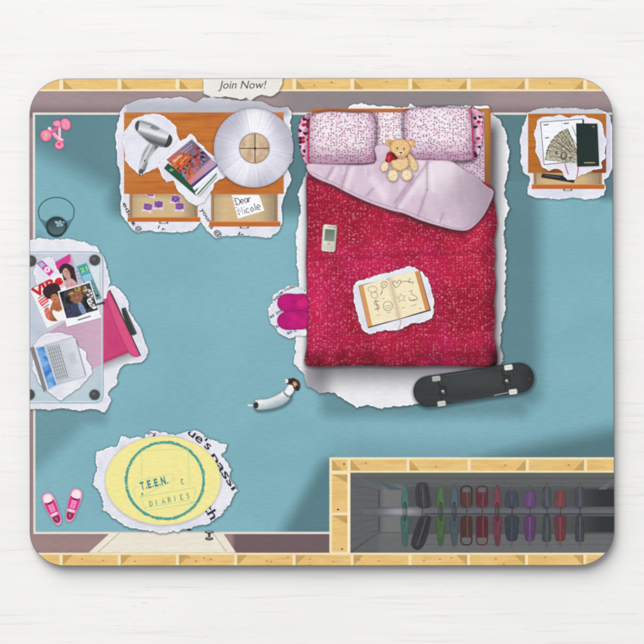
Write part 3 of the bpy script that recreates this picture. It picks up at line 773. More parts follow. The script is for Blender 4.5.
bk.poly([Q(.14, .18), Q(.52, .12), Q(.56, .42), Q(.1, .5)], lambda s: s.mix(s.noise(3, 1, 1, 3).sm(.3, .7), (216, 112, 54), (176, 70, 44)))
bk.strokes([[Q(.11 + i_ * .058, .21 - i_ * .003), Q(.13 + i_ * .058, .12 + (i_ % 3) * .02), Q(.155 + i_ * .058, .2 - i_ * .003)] for i_ in range(6)], .75, (238, 220, 188))
bk.strokes([[Q(.2, .34), Q(.5, .3)]], .8, (236, 176, 110)).strokes([[Q(.5, .1), Q(.9, .12)], [Q(.55, .17), Q(.85, .19)]], .7, (170, 176, 196)).done()
# pleated lamp shade
def shade_c(s):
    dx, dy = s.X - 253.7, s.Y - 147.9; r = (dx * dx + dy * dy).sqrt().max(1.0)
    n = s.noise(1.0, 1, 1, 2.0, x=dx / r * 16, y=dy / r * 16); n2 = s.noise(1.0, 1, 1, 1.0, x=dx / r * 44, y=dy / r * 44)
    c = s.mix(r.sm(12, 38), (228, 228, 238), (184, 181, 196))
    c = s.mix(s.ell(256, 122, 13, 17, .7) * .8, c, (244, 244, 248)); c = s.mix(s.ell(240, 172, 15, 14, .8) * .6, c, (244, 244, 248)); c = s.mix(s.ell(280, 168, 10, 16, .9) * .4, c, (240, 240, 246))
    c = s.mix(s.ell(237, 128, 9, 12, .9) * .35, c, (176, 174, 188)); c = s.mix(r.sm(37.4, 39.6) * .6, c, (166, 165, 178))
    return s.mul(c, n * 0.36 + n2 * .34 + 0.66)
lp = Part('lamp_shade', label='round pleated white lamp shade seen from above')
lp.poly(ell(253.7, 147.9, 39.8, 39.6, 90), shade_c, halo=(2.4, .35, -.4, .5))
def disc_c(s): return s.mix(s.noise(6, 1, 1, 2), (206, 178, 146), s.mix(s.noise(7, 1, 2, 2, off=4.).sm(.4, .6), (186, 150, 118), (222, 202, 172)))
lp.poly(ell(254.4, 148.2, 15, 15, 40), disc_c, inset=.8, halo=(1.5, .35)).strokes([ell(254.4, 148.2, 14.8, 14.8, 40)], .8, (150, 124, 100), closed=True)
lp.strokes([[(239.8, 148.4), (269.2, 148.4)], [(255, 133.6), (255, 163.2)]], 1.1, (86, 82, 74)).poly(ell(255, 148.4, 1.5, 1.5, 12), (66, 62, 58)).done()

# ---------------------------------------------------------------- bed
def bpaper(s):
    c = s.mix(s.E, (246, 246, 248), s.mix(s.noise(18, 1, 1, 3), (238, 238, 240), (226, 226, 230)))
    c = s.mix(s.X.sm(508.5, 491) * s.X.sm(470, 480) * s.Y.sm(106, 135), c, (98, 94, 102))  # the bed's soft shadow, printed into the paper grey here and below
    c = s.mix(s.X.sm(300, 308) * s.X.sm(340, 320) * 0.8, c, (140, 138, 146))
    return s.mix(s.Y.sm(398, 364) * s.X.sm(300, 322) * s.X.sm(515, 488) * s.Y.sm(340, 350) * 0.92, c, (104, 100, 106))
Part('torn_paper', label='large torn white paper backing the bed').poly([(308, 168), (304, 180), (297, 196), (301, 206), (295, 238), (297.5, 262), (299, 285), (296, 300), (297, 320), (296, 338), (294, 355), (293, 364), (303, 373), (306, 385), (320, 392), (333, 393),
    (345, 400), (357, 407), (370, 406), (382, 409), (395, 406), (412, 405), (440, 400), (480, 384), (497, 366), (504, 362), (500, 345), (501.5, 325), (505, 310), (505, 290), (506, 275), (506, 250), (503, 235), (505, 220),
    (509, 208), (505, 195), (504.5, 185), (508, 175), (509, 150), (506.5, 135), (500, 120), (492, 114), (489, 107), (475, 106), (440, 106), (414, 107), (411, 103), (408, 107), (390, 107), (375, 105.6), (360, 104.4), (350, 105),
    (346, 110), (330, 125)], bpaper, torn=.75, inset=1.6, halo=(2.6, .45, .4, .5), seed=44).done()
bed = Part('bed', label='double bed with orange wooden headboard').polys([rect(312, 108.6, 491, 113)], wood_c((196, 116, 58), (180, 100, 44), (170, 88, 36), 2))\
    .poly([(483, 108.2), (490.8, 108.2), (490.6, 180), (489, 205), (483, 205)], lambda s: s.mix(s.Y.sm(110, 200), s.mix(s.X.sm(487, 491), (188, 122, 52), (166, 102, 40)), (128, 84, 52))).done()
def floral(base, sh):
    def f(s):
        d, r1, r2 = s.vor(2.35, 1.15, .95, rnd=.85); d2, r3, r4 = s.vor(1.5, off=5.1)
        c = sh(s) if sh else s.c(base)
        c = s.mix(d2.sm(.5, .15) * r3.sm(.2, .4) * .6, c, (196, 150, 182))
        return s.mix(d.sm(.5, .12) * r1.sm(.3, .45) * .85, c, s.mix(r2.sm(.45, .55), s.mix(r1.sm(.6, .9), (196, 50, 96), (124, 50, 96)), (112, 18, 48)))
    return f
def pil(x0, y0, x1, y1):
    def sh(s):
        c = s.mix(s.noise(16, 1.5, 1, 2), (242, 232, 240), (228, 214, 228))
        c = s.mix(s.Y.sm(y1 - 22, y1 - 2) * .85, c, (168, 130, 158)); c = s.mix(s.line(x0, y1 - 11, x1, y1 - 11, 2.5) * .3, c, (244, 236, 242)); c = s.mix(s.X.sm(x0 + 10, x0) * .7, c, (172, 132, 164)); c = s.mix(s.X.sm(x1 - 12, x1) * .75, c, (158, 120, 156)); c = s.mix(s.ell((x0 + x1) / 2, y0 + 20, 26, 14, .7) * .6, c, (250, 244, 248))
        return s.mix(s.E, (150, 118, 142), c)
    return floral(None, sh)
Part('bed_sheet', bed, 'flowered sheet between the pillows').poly([(312, 113), (484, 112), (484.5, 200), (452, 200), (312, 166)], floral(None, lambda s: s.mix(s.X.sm(372, 384) * s.X.sm(408, 396), (206, 190, 208), (244, 238, 243)))).done()
def band_c(off):
    def f(s):
        d, r1, r2 = s.vor(4.2, 1, .8, off=off)
        c = s.mix(r1.sm(.3, .34), (224, 154, 190), (236, 196, 220))
        c = s.mix(r1.sm(.52, .56) * d.sm(.62, .5), c, (176, 30, 66)); return s.mix(r1.sm(.76, .8) * d.sm(.62, .5), c, (66, 28, 54))
    return lambda s: s.mul(f(s), s.noise(2.0, 1, 1, 2) * .5 + .75)
def pillow(P, bx, band, seam, off, label):
    p = Part('pillow', bed, label)
    p.poly(band, band_c(off), 5, inset=1, halo=(2, .4, .4, .6))
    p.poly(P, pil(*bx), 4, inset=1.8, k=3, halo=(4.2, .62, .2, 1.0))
    p.strokes([seam], 1.4, (186, 28, 72), 4).done()
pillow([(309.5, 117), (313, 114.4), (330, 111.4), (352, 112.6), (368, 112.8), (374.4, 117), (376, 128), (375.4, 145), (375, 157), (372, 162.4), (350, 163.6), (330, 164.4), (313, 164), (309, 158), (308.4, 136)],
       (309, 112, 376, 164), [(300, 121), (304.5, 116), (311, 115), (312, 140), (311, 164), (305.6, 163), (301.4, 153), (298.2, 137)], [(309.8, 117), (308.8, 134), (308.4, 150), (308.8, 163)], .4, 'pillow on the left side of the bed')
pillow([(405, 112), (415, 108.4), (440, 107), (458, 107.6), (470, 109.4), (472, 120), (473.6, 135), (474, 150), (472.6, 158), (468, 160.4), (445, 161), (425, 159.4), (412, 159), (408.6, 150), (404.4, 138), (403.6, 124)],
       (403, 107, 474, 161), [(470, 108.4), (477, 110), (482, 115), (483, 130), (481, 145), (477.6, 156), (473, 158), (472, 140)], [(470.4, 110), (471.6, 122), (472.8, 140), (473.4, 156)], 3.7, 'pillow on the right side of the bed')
def quilt_c(s):
    f = s.noise(34, 1.2, 1.4, 3.0, off=2.)
    c = s.mix(f.sm(.34, .66), (182, 24, 64), (152, 16, 48)); c = s.mix(s.noise(50, 1, 1.6, 2, off=9.).sm(.5, .75) * .5, c, (192, 28, 92))
    c = s.mix(s.box(300, 300, 330, 340, 30) * .35, c, (200, 34, 98))
    dk = s.Y.sm(346, 356) * s.noise(12, 2, 3, 2, off=6).sm(.3, .6)
    d, r1, r2 = s.vor(2.9, rnd=.75); d2, r3, r4 = s.vor(4.0, off=8.3, rnd=.8)
    cl_ = s.noise(10, 1.4, 1, 2, off=5.5).sm(.3, .62, .45, 1.0)
    c = s.mix(d.sm(.44, .08) * r1.sm(.1, .4) * .5 * cl_, c, s.mix(r2.sm(.5, .6), (226, 84, 130), (236, 136, 150)))
    c = s.mix(d2.sm(.30, .06) * r3.sm(.55, .8) * .62 * cl_, c, (236, 158, 170))
    # fold shading put into the print: creases, side roll-off, under the turned-back cover
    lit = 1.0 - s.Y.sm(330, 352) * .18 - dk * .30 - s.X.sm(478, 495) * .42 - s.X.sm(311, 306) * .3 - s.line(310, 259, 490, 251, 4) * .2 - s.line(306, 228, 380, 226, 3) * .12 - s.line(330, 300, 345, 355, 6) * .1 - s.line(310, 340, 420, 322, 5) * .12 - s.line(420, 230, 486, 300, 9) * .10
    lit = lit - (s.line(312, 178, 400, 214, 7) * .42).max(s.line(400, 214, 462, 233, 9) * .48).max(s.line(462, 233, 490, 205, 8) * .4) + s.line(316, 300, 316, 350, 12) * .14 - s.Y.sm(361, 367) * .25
    return s.mul(c, lit)
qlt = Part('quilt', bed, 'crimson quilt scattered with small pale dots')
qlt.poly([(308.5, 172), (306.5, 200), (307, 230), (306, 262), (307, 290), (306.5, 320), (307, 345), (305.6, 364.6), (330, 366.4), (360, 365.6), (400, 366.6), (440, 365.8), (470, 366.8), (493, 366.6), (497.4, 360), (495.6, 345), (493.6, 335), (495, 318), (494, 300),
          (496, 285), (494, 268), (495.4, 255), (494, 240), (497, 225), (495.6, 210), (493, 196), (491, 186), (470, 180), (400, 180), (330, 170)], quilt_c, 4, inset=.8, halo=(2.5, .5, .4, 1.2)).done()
def fold_c(s):
    c = s.mix(s.noise(28, 1.6, 1, 2), (222, 202, 216), (202, 180, 198)); c = s.mix(s.X.sm(330, 300) * .5, c, (234, 206, 220)); c = s.mix(s.noise(11, 1, 1.8, 3, off=4.4).sm(.5, .75) * .35, c, (238, 224, 232)); c = s.mix(s.noise(9, 1, 2.2, 2, off=14.4).sm(.55, .75) * .3, c, (180, 152, 176))
    c = s.mix(s.ell(434, 172, 24, 20, .7) * .75, c, (236, 226, 234))
    c = s.mix(s.X.sm(446, 490) * .9, c, (158, 142, 156)); c = s.mix(s.line(462, 180, 462, 200, 12) * .35, c, (160, 148, 160)); c = s.mix(s.ell(452, 196, 18, 18, .8) * .3, c, (170, 152, 166))
    for a in ((428, 162, 412, 184, 2), (412, 184, 396, 208, 2), (427, 161, 427, 190, 1.6), (427, 190, 418, 216, 1.6), (327, 178, 333, 168, 1.8), (341, 190, 348, 166, 1.8), (366, 196, 374, 188, 1.6), (395, 203, 414, 176, 2), (440, 222, 443, 214, 1.4)):
        c = s.mix(s.line(*a[:4], a[4] * 2.4) * .22, c, (150, 118, 146)); c = s.mix(s.line(*a) * .42, c, (160, 122, 150))
    for a in ((431, 166, 433, 190, 4), (345, 192, 353, 168, 5), (330, 180, 337, 168, 4), (401, 206, 419, 182, 6), (384, 196, 372, 178, 8)): c = s.mix(s.line(*a) * .4, c, (244, 234, 242))
    return s.mix(s.E, (200, 160, 182), c)
fp = Part('turned_back_cover', bed, 'pale lilac underside of the quilt turned back')
fold = [(307.6, 164), (330, 164.4), (374, 163.6), (375.4, 146), (402, 146), (407, 158), (430, 160), (450, 161), (462, 168), (476, 177), (486, 186), (493.4, 191.5), (490, 203), (483, 216), (474, 226), (466, 230.4), (454, 229.6), (438, 225.6),
        (420, 220), (404, 213.4), (392, 210.6), (370, 203), (350, 194), (334, 185.6), (320, 180), (309.6, 173.4)]
fp.poly(fold, fold_c, 4, inset=1.5, halo=(3.0, .5, .2, 1.2)); fp.strokes([[(309.6, 171.2), (322, 177.4), (336, 183.6), (352, 191.8), (371, 200.4), (393, 207.6), (405, 210.4), (421, 217), (439, 223.6), (453, 227.6), (463, 228.6), (471, 224)]], .6, (172, 134, 160), 4)
fp.done()

# ---------------------------------------------------------------- teddy bear
FUR = (228, 190, 140)
def fur(c, d):
    def f(s): return s.mul(s.mix(s.E, d, c), s.noise(1.8, 1, 1, 3) * .8 + .58)
    return f
f1, f2 = fur((234, 200, 154), (186, 140, 96)), fur((240, 218, 184), (196, 158, 118)); f3 = fur((222, 176, 118), (190, 138, 86))
tb_ = Part('teddy_bear', label='small tan teddy bear with a red bow on the turned back cover')
tb_.poly(ell(384.6, 166.4, 4.0, 5.4, 20, 20), f2, inset=1.2, halo=(2, .35, .4, .6), key='f2').poly([(409, 153), (413, 157), (417.6, 164), (417, 170), (413.6, 171), (409, 165), (407, 158)], f1, 4, inset=1.2, halo=(2, .35, .4, .6), key='f1')
tb_.poly(ell(400, 163, 9.4, 8.6, 26), f1, inset=2.4, halo=(2, .4), key='f1')
tb_.poly(ell(392.8, 175.4, 5.6, 6.2, 22), f2, inset=1.6, halo=(2, .38, .2, .6), key='f2').poly(ell(406.8, 175.0, 5.8, 6.0, 22), f2, inset=1.6, halo=(2, .38, .2, .6), key='f2')
tb_.poly(ell(389.6, 143, 4.4, 3.8, 18, -15), f3, inset=1, key='f3').poly(ell(410.8, 143.4, 4.5, 3.9, 18, 15), f3, inset=1, key='f3').poly(ell(390.2, 143, 1.9, 1.8, 14), (206, 150, 100)).poly(ell(410, 143.6, 1.9, 1.8, 14), (238, 206, 158))
tb_.poly([(391, 143), (396, 139.2), (403, 139.2), (408.6, 142.6), (410.6, 149), (407, 155.4), (400.4, 158.4), (393.6, 155.6), (390.2, 149.6)], fur((232, 192, 136), (196, 146, 94)), 4, inset=2, halo=(1.6, .35, .1, .6))
tb_.poly(ell(400.6, 153, 4.2, 3.4, 20), f2, inset=1.2, key='f2').polys([ell(397.2, 148.4, .95, 1.05, 10), ell(404, 148.8, .95, 1.05, 10)], (104, 74, 52)).poly(ell(400.9, 152.8, 1.6, 1.1, 12), (122, 86, 62))
tb_.strokes([[(400.9, 153.6), (400.8, 155.4)], [(399, 156), (400.8, 155.4), (402.8, 156)]], .45, (140, 100, 72))
tbo = tb_.done()
Part('bow', tbo, 'red bow at the bear neck').poly([(387.4, 153), (391, 151.4), (395, 155.6), (398.4, 157.6), (396, 159.8), (392, 160.4), (389.4, 162.6), (385.4, 161.4), (386, 157)], lambda s: s.mix(s.noise(3).sm(.4, .6), (196, 40, 48), (140, 26, 36)), 3, halo=(1, .3))\
    .poly([(391, 153), (394, 153), (397, 158), (394.6, 159)], (92, 30, 34), 3).poly(ell(388.6, 158, 1.8, 2.2, 12), (214, 60, 62)).done()

# ---------------------------------------------------------------- phone
ph = Part('mobile_phone', label='silver slider phone lying on the quilt').poly([(324.6, 224.4), (335.4, 225.4), (337, 227), (335.4, 250), (333.8, 252), (322.6, 251), (321.2, 249.4), (323, 226)], metal(321, 238, 337, 239, [(0, (168, 166, 152)), (.2, (222, 220, 206)), (.8, (206, 204, 190)), (1, (150, 146, 134))]), halo=(1.8, .4, .5, .8))
ph.poly([(325.2, 229), (335, 229.8), (334.2, 241.6), (324.2, 240.8)], lambda s: s.mix(s.Y.sm(229, 241), (104, 118, 110), (128, 140, 128))).strokes([[(327.5, 226.6), (332.5, 227)]], .6, (130, 128, 118)).poly(ell(334.4, 227.4, .8, .8, 8), (90, 88, 86))
ph.poly(ell(328.8, 243.8, 1.7, 1.2, 12), (180, 176, 164)).strokes([[(323.6 + i * 2.6, 245.2 + j * 1.9 + i * .1), (325.2 + i * 2.6, 245.3 + j * 1.9 + i * .1)] for i in range(4) for j in range(3)], .7, (164, 162, 150)).done()

# ---------------------------------------------------------------- open notebook
Part('torn_paper', label='torn white paper under the open notebook').poly([(353.4, 287), (357, 281.5), (372, 277), (386, 273.6), (398, 270.4), (406, 267.4), (415, 267), (422, 272.5), (427.6, 279), (430.6, 288), (434, 300), (433.4, 312), (432, 317.4), (424, 321), (412, 323), (400, 328.6), (386, 330.6), (369, 334.4),
    (363, 330), (358, 318), (354, 302)], paper, torn=.6, seed=51, halo=(2.2, .45, .2, .6), key='paper').done()
nb = Part('notebook', label='open sketch notebook with doodled pages').poly([(358.4, 285.6), (419.6, 270.6), (431, 310.6), (368, 328.2)], (44, 36, 36), halo=(1.6, .35, .2, .6))
nb.poly([(358.8, 285.8), (364.4, 284.6), (373.6, 325.4), (368, 327)], (214, 152, 92)).poly([(414.4, 271.8), (419.2, 271), (429.8, 309.6), (425, 311)], (206, 142, 88))
def page_c(s): return s.mix(s.line(389.4, 278, 399.4, 319, 5) * .65, s.mix(s.noise(14), (244, 232, 200), (238, 224, 190)), (206, 186, 150))
nb.poly(catmull([(363.2, 285.2), (376, 281.4), (389.4, 277.8)], 4, False) + catmull([(389.4, 277.8), (402, 274), (414.6, 271.2)], 4, False) + [(425.4, 310.6), (412, 314.6), (399.4, 318.8), (386, 322), (372.4, 325.6)], page_c)
nb.strokes([[(389.6, 278), (399.4, 318.6)]], .5, (196, 176, 140)).strokes([[(399.6, 318), (400.6, 323), (398.6, 329.4)]], .8, (190, 158, 124), 4)
DK = (112, 104, 96)
def d_(L, w=.5, sm=4, cl=False): nb.strokes(L, w, DK, sm, cl)
d_([[(368, 288), (371, 286.6), (375.4, 286.6), (376.8, 290), (373, 292.4), (369.6, 291.4)], [(372, 292.8), (371, 296), (374, 298), (377.4, 297), (376.4, 292.6)]], cl=True)
d_([ell(384, 284.6, 2.9, 3.4, 16, 20)], .6, 0, True); d_([[(383, 288), (381.6, 292.4), (380.4, 295), (382.6, 291.6)]]); d_([[(382.2, 283), (386, 286)], [(385.6, 282.4), (382.6, 286.8)]], .35, 0)
d_([[(379, 301.4), (375.4, 301.2), (374.4, 303.8), (378.4, 305.2), (378.6, 308.4), (374.6, 309.2)], [(375.4, 299.6), (378.2, 311)]], .7); d_([ell(387.8, 306, 4.7, 4.7, 22)], .55, 0, True); d_([[(384.2, 307.2), (387, 305.8), (391.6, 305.4)], [(385.4, 309), (388, 307.6), (390.8, 308)]], .4)
d_([[(396, 287.6), (393, 283.6), (393.2, 281.2), (395.6, 281.4), (397, 283.4), (398.2, 280.6), (400.6, 280.4), (400.2, 283.4)]], .6, 4, True); d_([[(400.6, 282.6), (405, 281), (410, 282.6)], [(410.6, 278.4), (408.6, 280.6), (411, 282.4), (413.4, 282), (412.4, 283.6)]], .6)
star = [xf([(5.0 * (1 if i % 2 == 0 else .42) * math.sin(i * math.pi / 5), -5.0 * (1 if i % 2 == 0 else .42) * math.cos(i * math.pi / 5)) for i in range(10)], 401.4, 298, -10)]
d_(star, .6, 0, True); d_([[(409, 291.6), (412, 290.4), (411.4, 294), (416, 296.4), (417.2, 299.4), (410.4, 300.8), (409, 297)]], .55, 3); d_([[(409.4, 300.4), (416.8, 299.4)]], .5, 0)
d_([[(376.6, 315.4), (380.4, 314.6)], [(387, 313), (390.4, 312.2)], [(401.4, 308.2), (405.2, 307.2)], [(411, 305.8), (416.6, 304.4)], [(382, 298.8), (385, 298.2)]], .45, 0)
nb.poly(ell(420.2, 308.6, 1.3, .6, 8), (206, 130, 140)).poly(ell(387.6, 279.2, .9, .6, 8), (206, 130, 130)).done()

# ---------------------------------------------------------------- heart slippers
sp = Part('torn_paper', label='torn printed paper under the pink slippers').poly([(306, 288), (303, 290), (296, 286.4), (291, 285.4), (285, 288.6), (279, 291), (272.6, 296), (272, 303), (268.4, 309), (268.6, 318), (270.4, 324), (275.4, 327.6), (279, 333), (284, 336), (290, 339.4), (297, 336.4), (306, 335)],
    paper, torn=.55, seed=61, halo=(2, .4, .2, .5), key='paper')
sp.text("rique", 272.6, 303.4, 283.6, 292.2, 3.2, INK, bold=.022, clip=True).text("colle", 284.6, 291.4, 295.8, 287.0, 3.2, INK, bold=.022, clip=True).text("as im", 270.2, 318.6, 282.2, 311.8, 3.6, INK, bold=.022, clip=True).text("tc", 276.2, 328.4, 281.4, 325.6, 3.4, INK, bold=.022, clip=True).text("an c", 287.4, 334.6, 296.8, 331.4, 3.6, INK, bold=.022, clip=True).done()
def slip(P, pt, label):
    def f(s): return s.mix(s.E, (132, 12, 88), s.mix(s.noise(9, 1, 1, 1).sm(.2, .9), s.mix(s.ell(pt[0], pt[1], 6, 5, .8), (196, 20, 124), (214, 34, 118)), (168, 14, 108)))
    Part('slipper', label=label).poly(P, f, 5, inset=1.6, halo=(1.4, .3)).strokes([ell(pt[0], pt[1], 5.0, 4.6, 20)[5:16]], .6, (168, 14, 84)).done()
slip([(307, 295.4), (296, 294.0), (286, 293.6), (280, 296.4), (277.4, 302), (278.6, 307.6), (283.4, 311.4), (290, 313.2), (307, 313.4)], (301, 303.4), 'upper magenta slipper tucked under the quilt')
slip([(307, 311.4), (290, 310.8), (283.4, 312.2), (278.6, 316), (277.2, 321.4), (279.4, 326.4), (285, 329.6), (295, 329.6), (307, 327.4)], (301, 319.6), 'lower magenta slipper tucked under the quilt')

# ---------------------------------------------------------------- small dog
dg_ = Part('dog', label='small white terrier with brown and black head')
dg_.strokes([[(247.8, 405.2), (251, 405.4), (254.6, 405.2)]], 1.5, (226, 232, 232), 3)
dg_.poly([(254, 402), (257.6, 399.2), (266, 398.6), (273, 396.4), (279.6, 393), (284, 390.4), (288, 392.4), (290.4, 396.4), (289, 399.8), (284, 404), (277, 407.2), (268, 409.2), (259, 410), (255, 408.2)],
         lambda s: s.mix(s.E, (136, 156, 162), s.mul(s.mix(s.along(270, 396, 275, 409).sm(.05, .9), (232, 236, 238), (160, 178, 184)), s.noise(2.4, 1, 1, 3) * .3 + .85)), 4, inset=1.6, halo=(3.0, .5, .8, 1.4))
dg_.poly([(284.4, 391.6), (286.4, 387.4), (289, 384.4), (292.4, 384), (294.4, 387.4), (293.4, 392), (290.2, 395.6), (287, 394.6)], lambda s: s.mix(s.E, (176, 190, 194), (234, 238, 240)), 4, inset=1.2, halo=(2, .4, .6, .8))
dg_.poly(ell(256, 405.2, 2.6, 3.4, 18), (62, 50, 48)).strokes([[(283.6, 391.8), (285.4, 394.6), (288.6, 397.4)]], .9, (112, 84, 66), 4)
dg_.poly([(286.4, 379.4), (290, 378.4), (294, 378.6), (298, 380), (300.2, 383.6), (299.8, 388), (296.8, 390.8), (293.6, 388.6), (292.6, 385.6), (289.6, 384.6), (286.6, 383.4)], (78, 56, 46), 4)
dg_.poly([(292.6, 382.6), (295, 381.6), (297.2, 384), (297, 386.6), (295, 387.2), (293.6, 385.2)], (196, 140, 100), 4).poly(ell(286.4, 381, 1.9, 2.1, 14), (232, 234, 234)).poly(ell(285.2, 381, .6, .7, 8), (40, 34, 36)).poly(ell(297.4, 388, 2.0, 2.7, 12, -20), (48, 36, 34)).poly(ell(293.4, 379.2, 2.4, 1.3, 12, 10), (48, 36, 34)).poly([(288.4, 380.8), (291.8, 380.4), (292.4, 382.6), (289.6, 383)], (36, 32, 32), 3)
dg_.poly(ell(294.8, 384.2, .8, .7, 8), (240, 214, 186)).done()

# ---------------------------------------------------------------- skateboard
def caps(x0, y0, r0, x1, y1, r1, n=14):
    a = math.atan2(y1 - y0, x1 - x0); o = []
    for i in range(n + 1):
        t = a - math.pi / 2 + math.pi * i / n; o.append((x1 + r1 * math.cos(t), y1 + r1 * math.sin(t)))
    for i in range(n + 1):
        t = a + math.pi / 2 + math.pi * i / n; o.append((x0 + r0 * math.cos(t), y0 + r0 * math.sin(t)))
    return o
def deck_c(s):
    c = s.mix(s.noise(3, 12, 1, 2), (50, 53, 54), (60, 63, 64)); c = s.mix(s.ell(472, 380, 34, 8, .8) * .4, c, (74, 80, 80))
    c = s.mix(s.ell(530, 378, 6, 12, .8) * .5, c, (34, 36, 38)); return s.mix(s.E, (30, 32, 34), c)
sk = Part('skateboard', label='black skateboard lying upside down at the foot of the bed').poly(caps(428.6, 391.2, 15.4, 518.8, 377.6, 14.9), deck_c, inset=1.4, halo=(3.4, .5, .4, 1.4))
sk.strokes([[(446, 375.4), (462, 373.2), (480, 370.6)], [(452, 402), (480, 398.6), (500, 395)]], .5, (86, 90, 90), 3).strokes([[(529.2, 377), (529.4, 380)]], .8, (120, 50, 54)).strokes([[(494, 395.4), (508, 392.6)]], 1.0, (150, 150, 146))
sko = sk.done()
def truck(cx, cy):
    Part('truck', sko).strokes([[(cx - 5.4, cy - 10.4), (cx - 1, cy)], [(cx - 1, cy), (cx - 1.4, cy + 10.4)], [(cx - 5, cy - 6), (cx + 4, cy - 4)], [(cx - 5, cy + 3), (cx + 4, cy + 4)]], 1.2, (38, 38, 40)).poly(ell(cx, cy, 4.4, 4.0, 16), (48, 48, 50))\
        .poly(xf([(0, -3), (.8, -.8), (3, 0), (.8, .8), (0, 3), (-.8, .8), (-3, 0), (-.8, -.8)], cx, cy, 12, .8), (118, 122, 120)).poly(ell(cx, cy, 1.3, 1.2, 12), (186, 188, 184)).poly(ell(cx + 1.2, cy + 2, 1.2, .8, 10), (90, 94, 94)).done()
truck(442.8, 391.2); truck(506.6, 380.6)
def wheel(x, y, c, lab):
    Part('wheel', sko, lab).poly(xf(rrect(-4.2, -2.7, 4.2, 2.7, 1.4, 3), x, y, -8), lambda s: s.mix(s.E, tuple(int(v * .8) for v in c), c), inset=.8, halo=(1, .4)).strokes([xf([(-3.4, 0), (3.4, 0)], x, y, -8)], .5, tuple(int(v * .85) for v in c)).done()
wheel(436.2, 378.6, (178, 178, 174), 'wheel in shade at the tail'); wheel(441.6, 403.6, (204, 204, 198), None); wheel(508.4, 367.4, (228, 228, 222), None); wheel(513, 391.8, (222, 222, 216), None)

# ---------------------------------------------------------------- night stand
def npaper(s):
    c = paper(s); c = s.mix(s.box(530, 106, 602, 113, 4) * .55, c, (176, 180, 192)); return s.mix(s.box(606, 116, 609, 170, 3) * .5, c, (184, 184, 206))
Part('torn_paper', label='torn white paper backing the night stand').poly([(527.5, 112.4), (534, 110), (545, 107), (552, 108.4), (568, 108), (585, 109), (598, 108.6), (606, 112), (611, 117), (613, 130), (612.5, 150), (613, 166), (609, 176), (604.5, 180), (606, 188), (604, 195),
    (597, 198.8), (585, 199), (573, 197.6), (560, 199.4), (545, 198.2), (535, 197), (528.6, 194), (527.6, 188), (530, 182), (529, 177), (523, 172), (520.6, 162), (521.4, 150), (519.4, 142), (522, 128)], npaper, torn=.55, seed=71, halo=(2.2, .4, .2, .5)).done()
def ns_c(s):
    c = wood_c((190, 118, 44), (172, 100, 34), (156, 86, 28), 3)(s); return s.mix(s.ell(555, 170, 10, 5, .8) * .8, s.mix(s.box(594, 140, 610, 176, 5, 0) * .8, c, (128, 50, 34)), (120, 48, 30))
ns = Part('night_stand', label='small wooden night stand with an open drawer').poly(rect(528, 113.6, 606.2, 173), ns_c).done()
drawer(533.5, 602, 173, 184.2, 4.8, ns, 'night stand drawer', 2.4)
Part('dark_card', ns, 'black card lying in the drawer').poly([(542, 173.4), (564, 175.6), (574.6, 180), (574, 183), (541, 177.6)], (44, 42, 48)).strokes([[(545, 175.4), (560, 177.4)]], .5, (120, 110, 104)).done()
Part('torn_paper', label='torn paper under the planner on the night stand').poly([(537, 121), (543, 116.6), (552, 117), (560, 115), (568, 117.6), (577, 116), (584, 115), (590, 117.6), (598, 119.4), (602, 124), (603, 132), (607, 141), (605, 150), (605.6, 158), (601, 163), (603, 168), (595, 170), (587, 173), (581, 176),
    (574, 179.6), (567, 180.6), (564, 176), (563, 171), (556, 168.6), (549, 170.4), (542, 166), (539, 158), (535.6, 152), (536, 143), (534, 134), (537, 128)], paper, torn=.55, seed=81, halo=(1.4, .3, .2, .4), key='paper').done()
pl = Part('planner', label='white planner page on the night stand').poly([(540.2, 122), (583, 118.6), (583.4, 161), (543.8, 165)], (56, 64, 70)).poly([(541, 122.6), (582.2, 119.4), (582.6, 160.2), (544.4, 164.2)], (240, 242, 246))
pl.strokes([[(561.6, 121), (564, 162.4)]], .5, (196, 198, 206)).strokes([[(543.6, 125), (548.6, 124.6)], [(563.6, 123.6), (569, 123.2)], [(545, 138), (549, 137.6)], [(546.4, 150.2), (547.4, 150)]], 1.2, (96, 96, 110)).poly(rect(583, 119.4, 584, 124), (34, 50, 46))
pl.strokes([[(565, 163.4), (566.4, 169), (568.4, 174.6)], [(578.4, 166), (577.8, 172), (576.8, 177.4)]], 1.0, (196, 44, 104), 4).done()
def bill_c(s): return s.mix(s.noise(1.7, 1, 1, 3).sm(.35, .65), (208, 202, 180), (140, 134, 114))
mo = Part('banknote_fan', label='fan of green grey banknotes tucked in the planner')
px_, py_ = 581, 162
for a in (74, 64, 54, 44, 34, 24):
    q = xf([(-35, -1), (-3, -1), (-3, 9), (-35, 9)], px_, py_ - 1, a - 8); q = [(min(x, 579.5), min(y, 163.0)) for x, y in q]
    mo.poly(q, bill_c, halo=(.7, .4), key='bill').strokes([q[:2]], .7, (74, 70, 60)).strokes([[q[0], q[3]]], .5, (86, 82, 70)).strokes([[tuple(q[0][a] * .72 + q[3][a] * .28 for a in (0, 1)), tuple(q[1][a] * .72 + q[2][a] * .28 for a in (0, 1))]], .5, (120, 116, 98))
q = [(552.2, 149.0), (577.6, 154.0), (576.4, 163.4), (549.0, 156.6)]
mo.poly(q, bill_c, halo=(.8, .4), key='bill').strokes([[(553, 150.4), (576.6, 155.2), (575.6, 161.8), (550.6, 155.6)]], .5, (104, 100, 84), closed=True).poly(ell(563.6, 155.8, 3.4, 4.2, 16, 10), (84, 84, 76)).poly(ell(563.6, 155.4, 1.9, 2.8, 12, 10), (168, 162, 142))
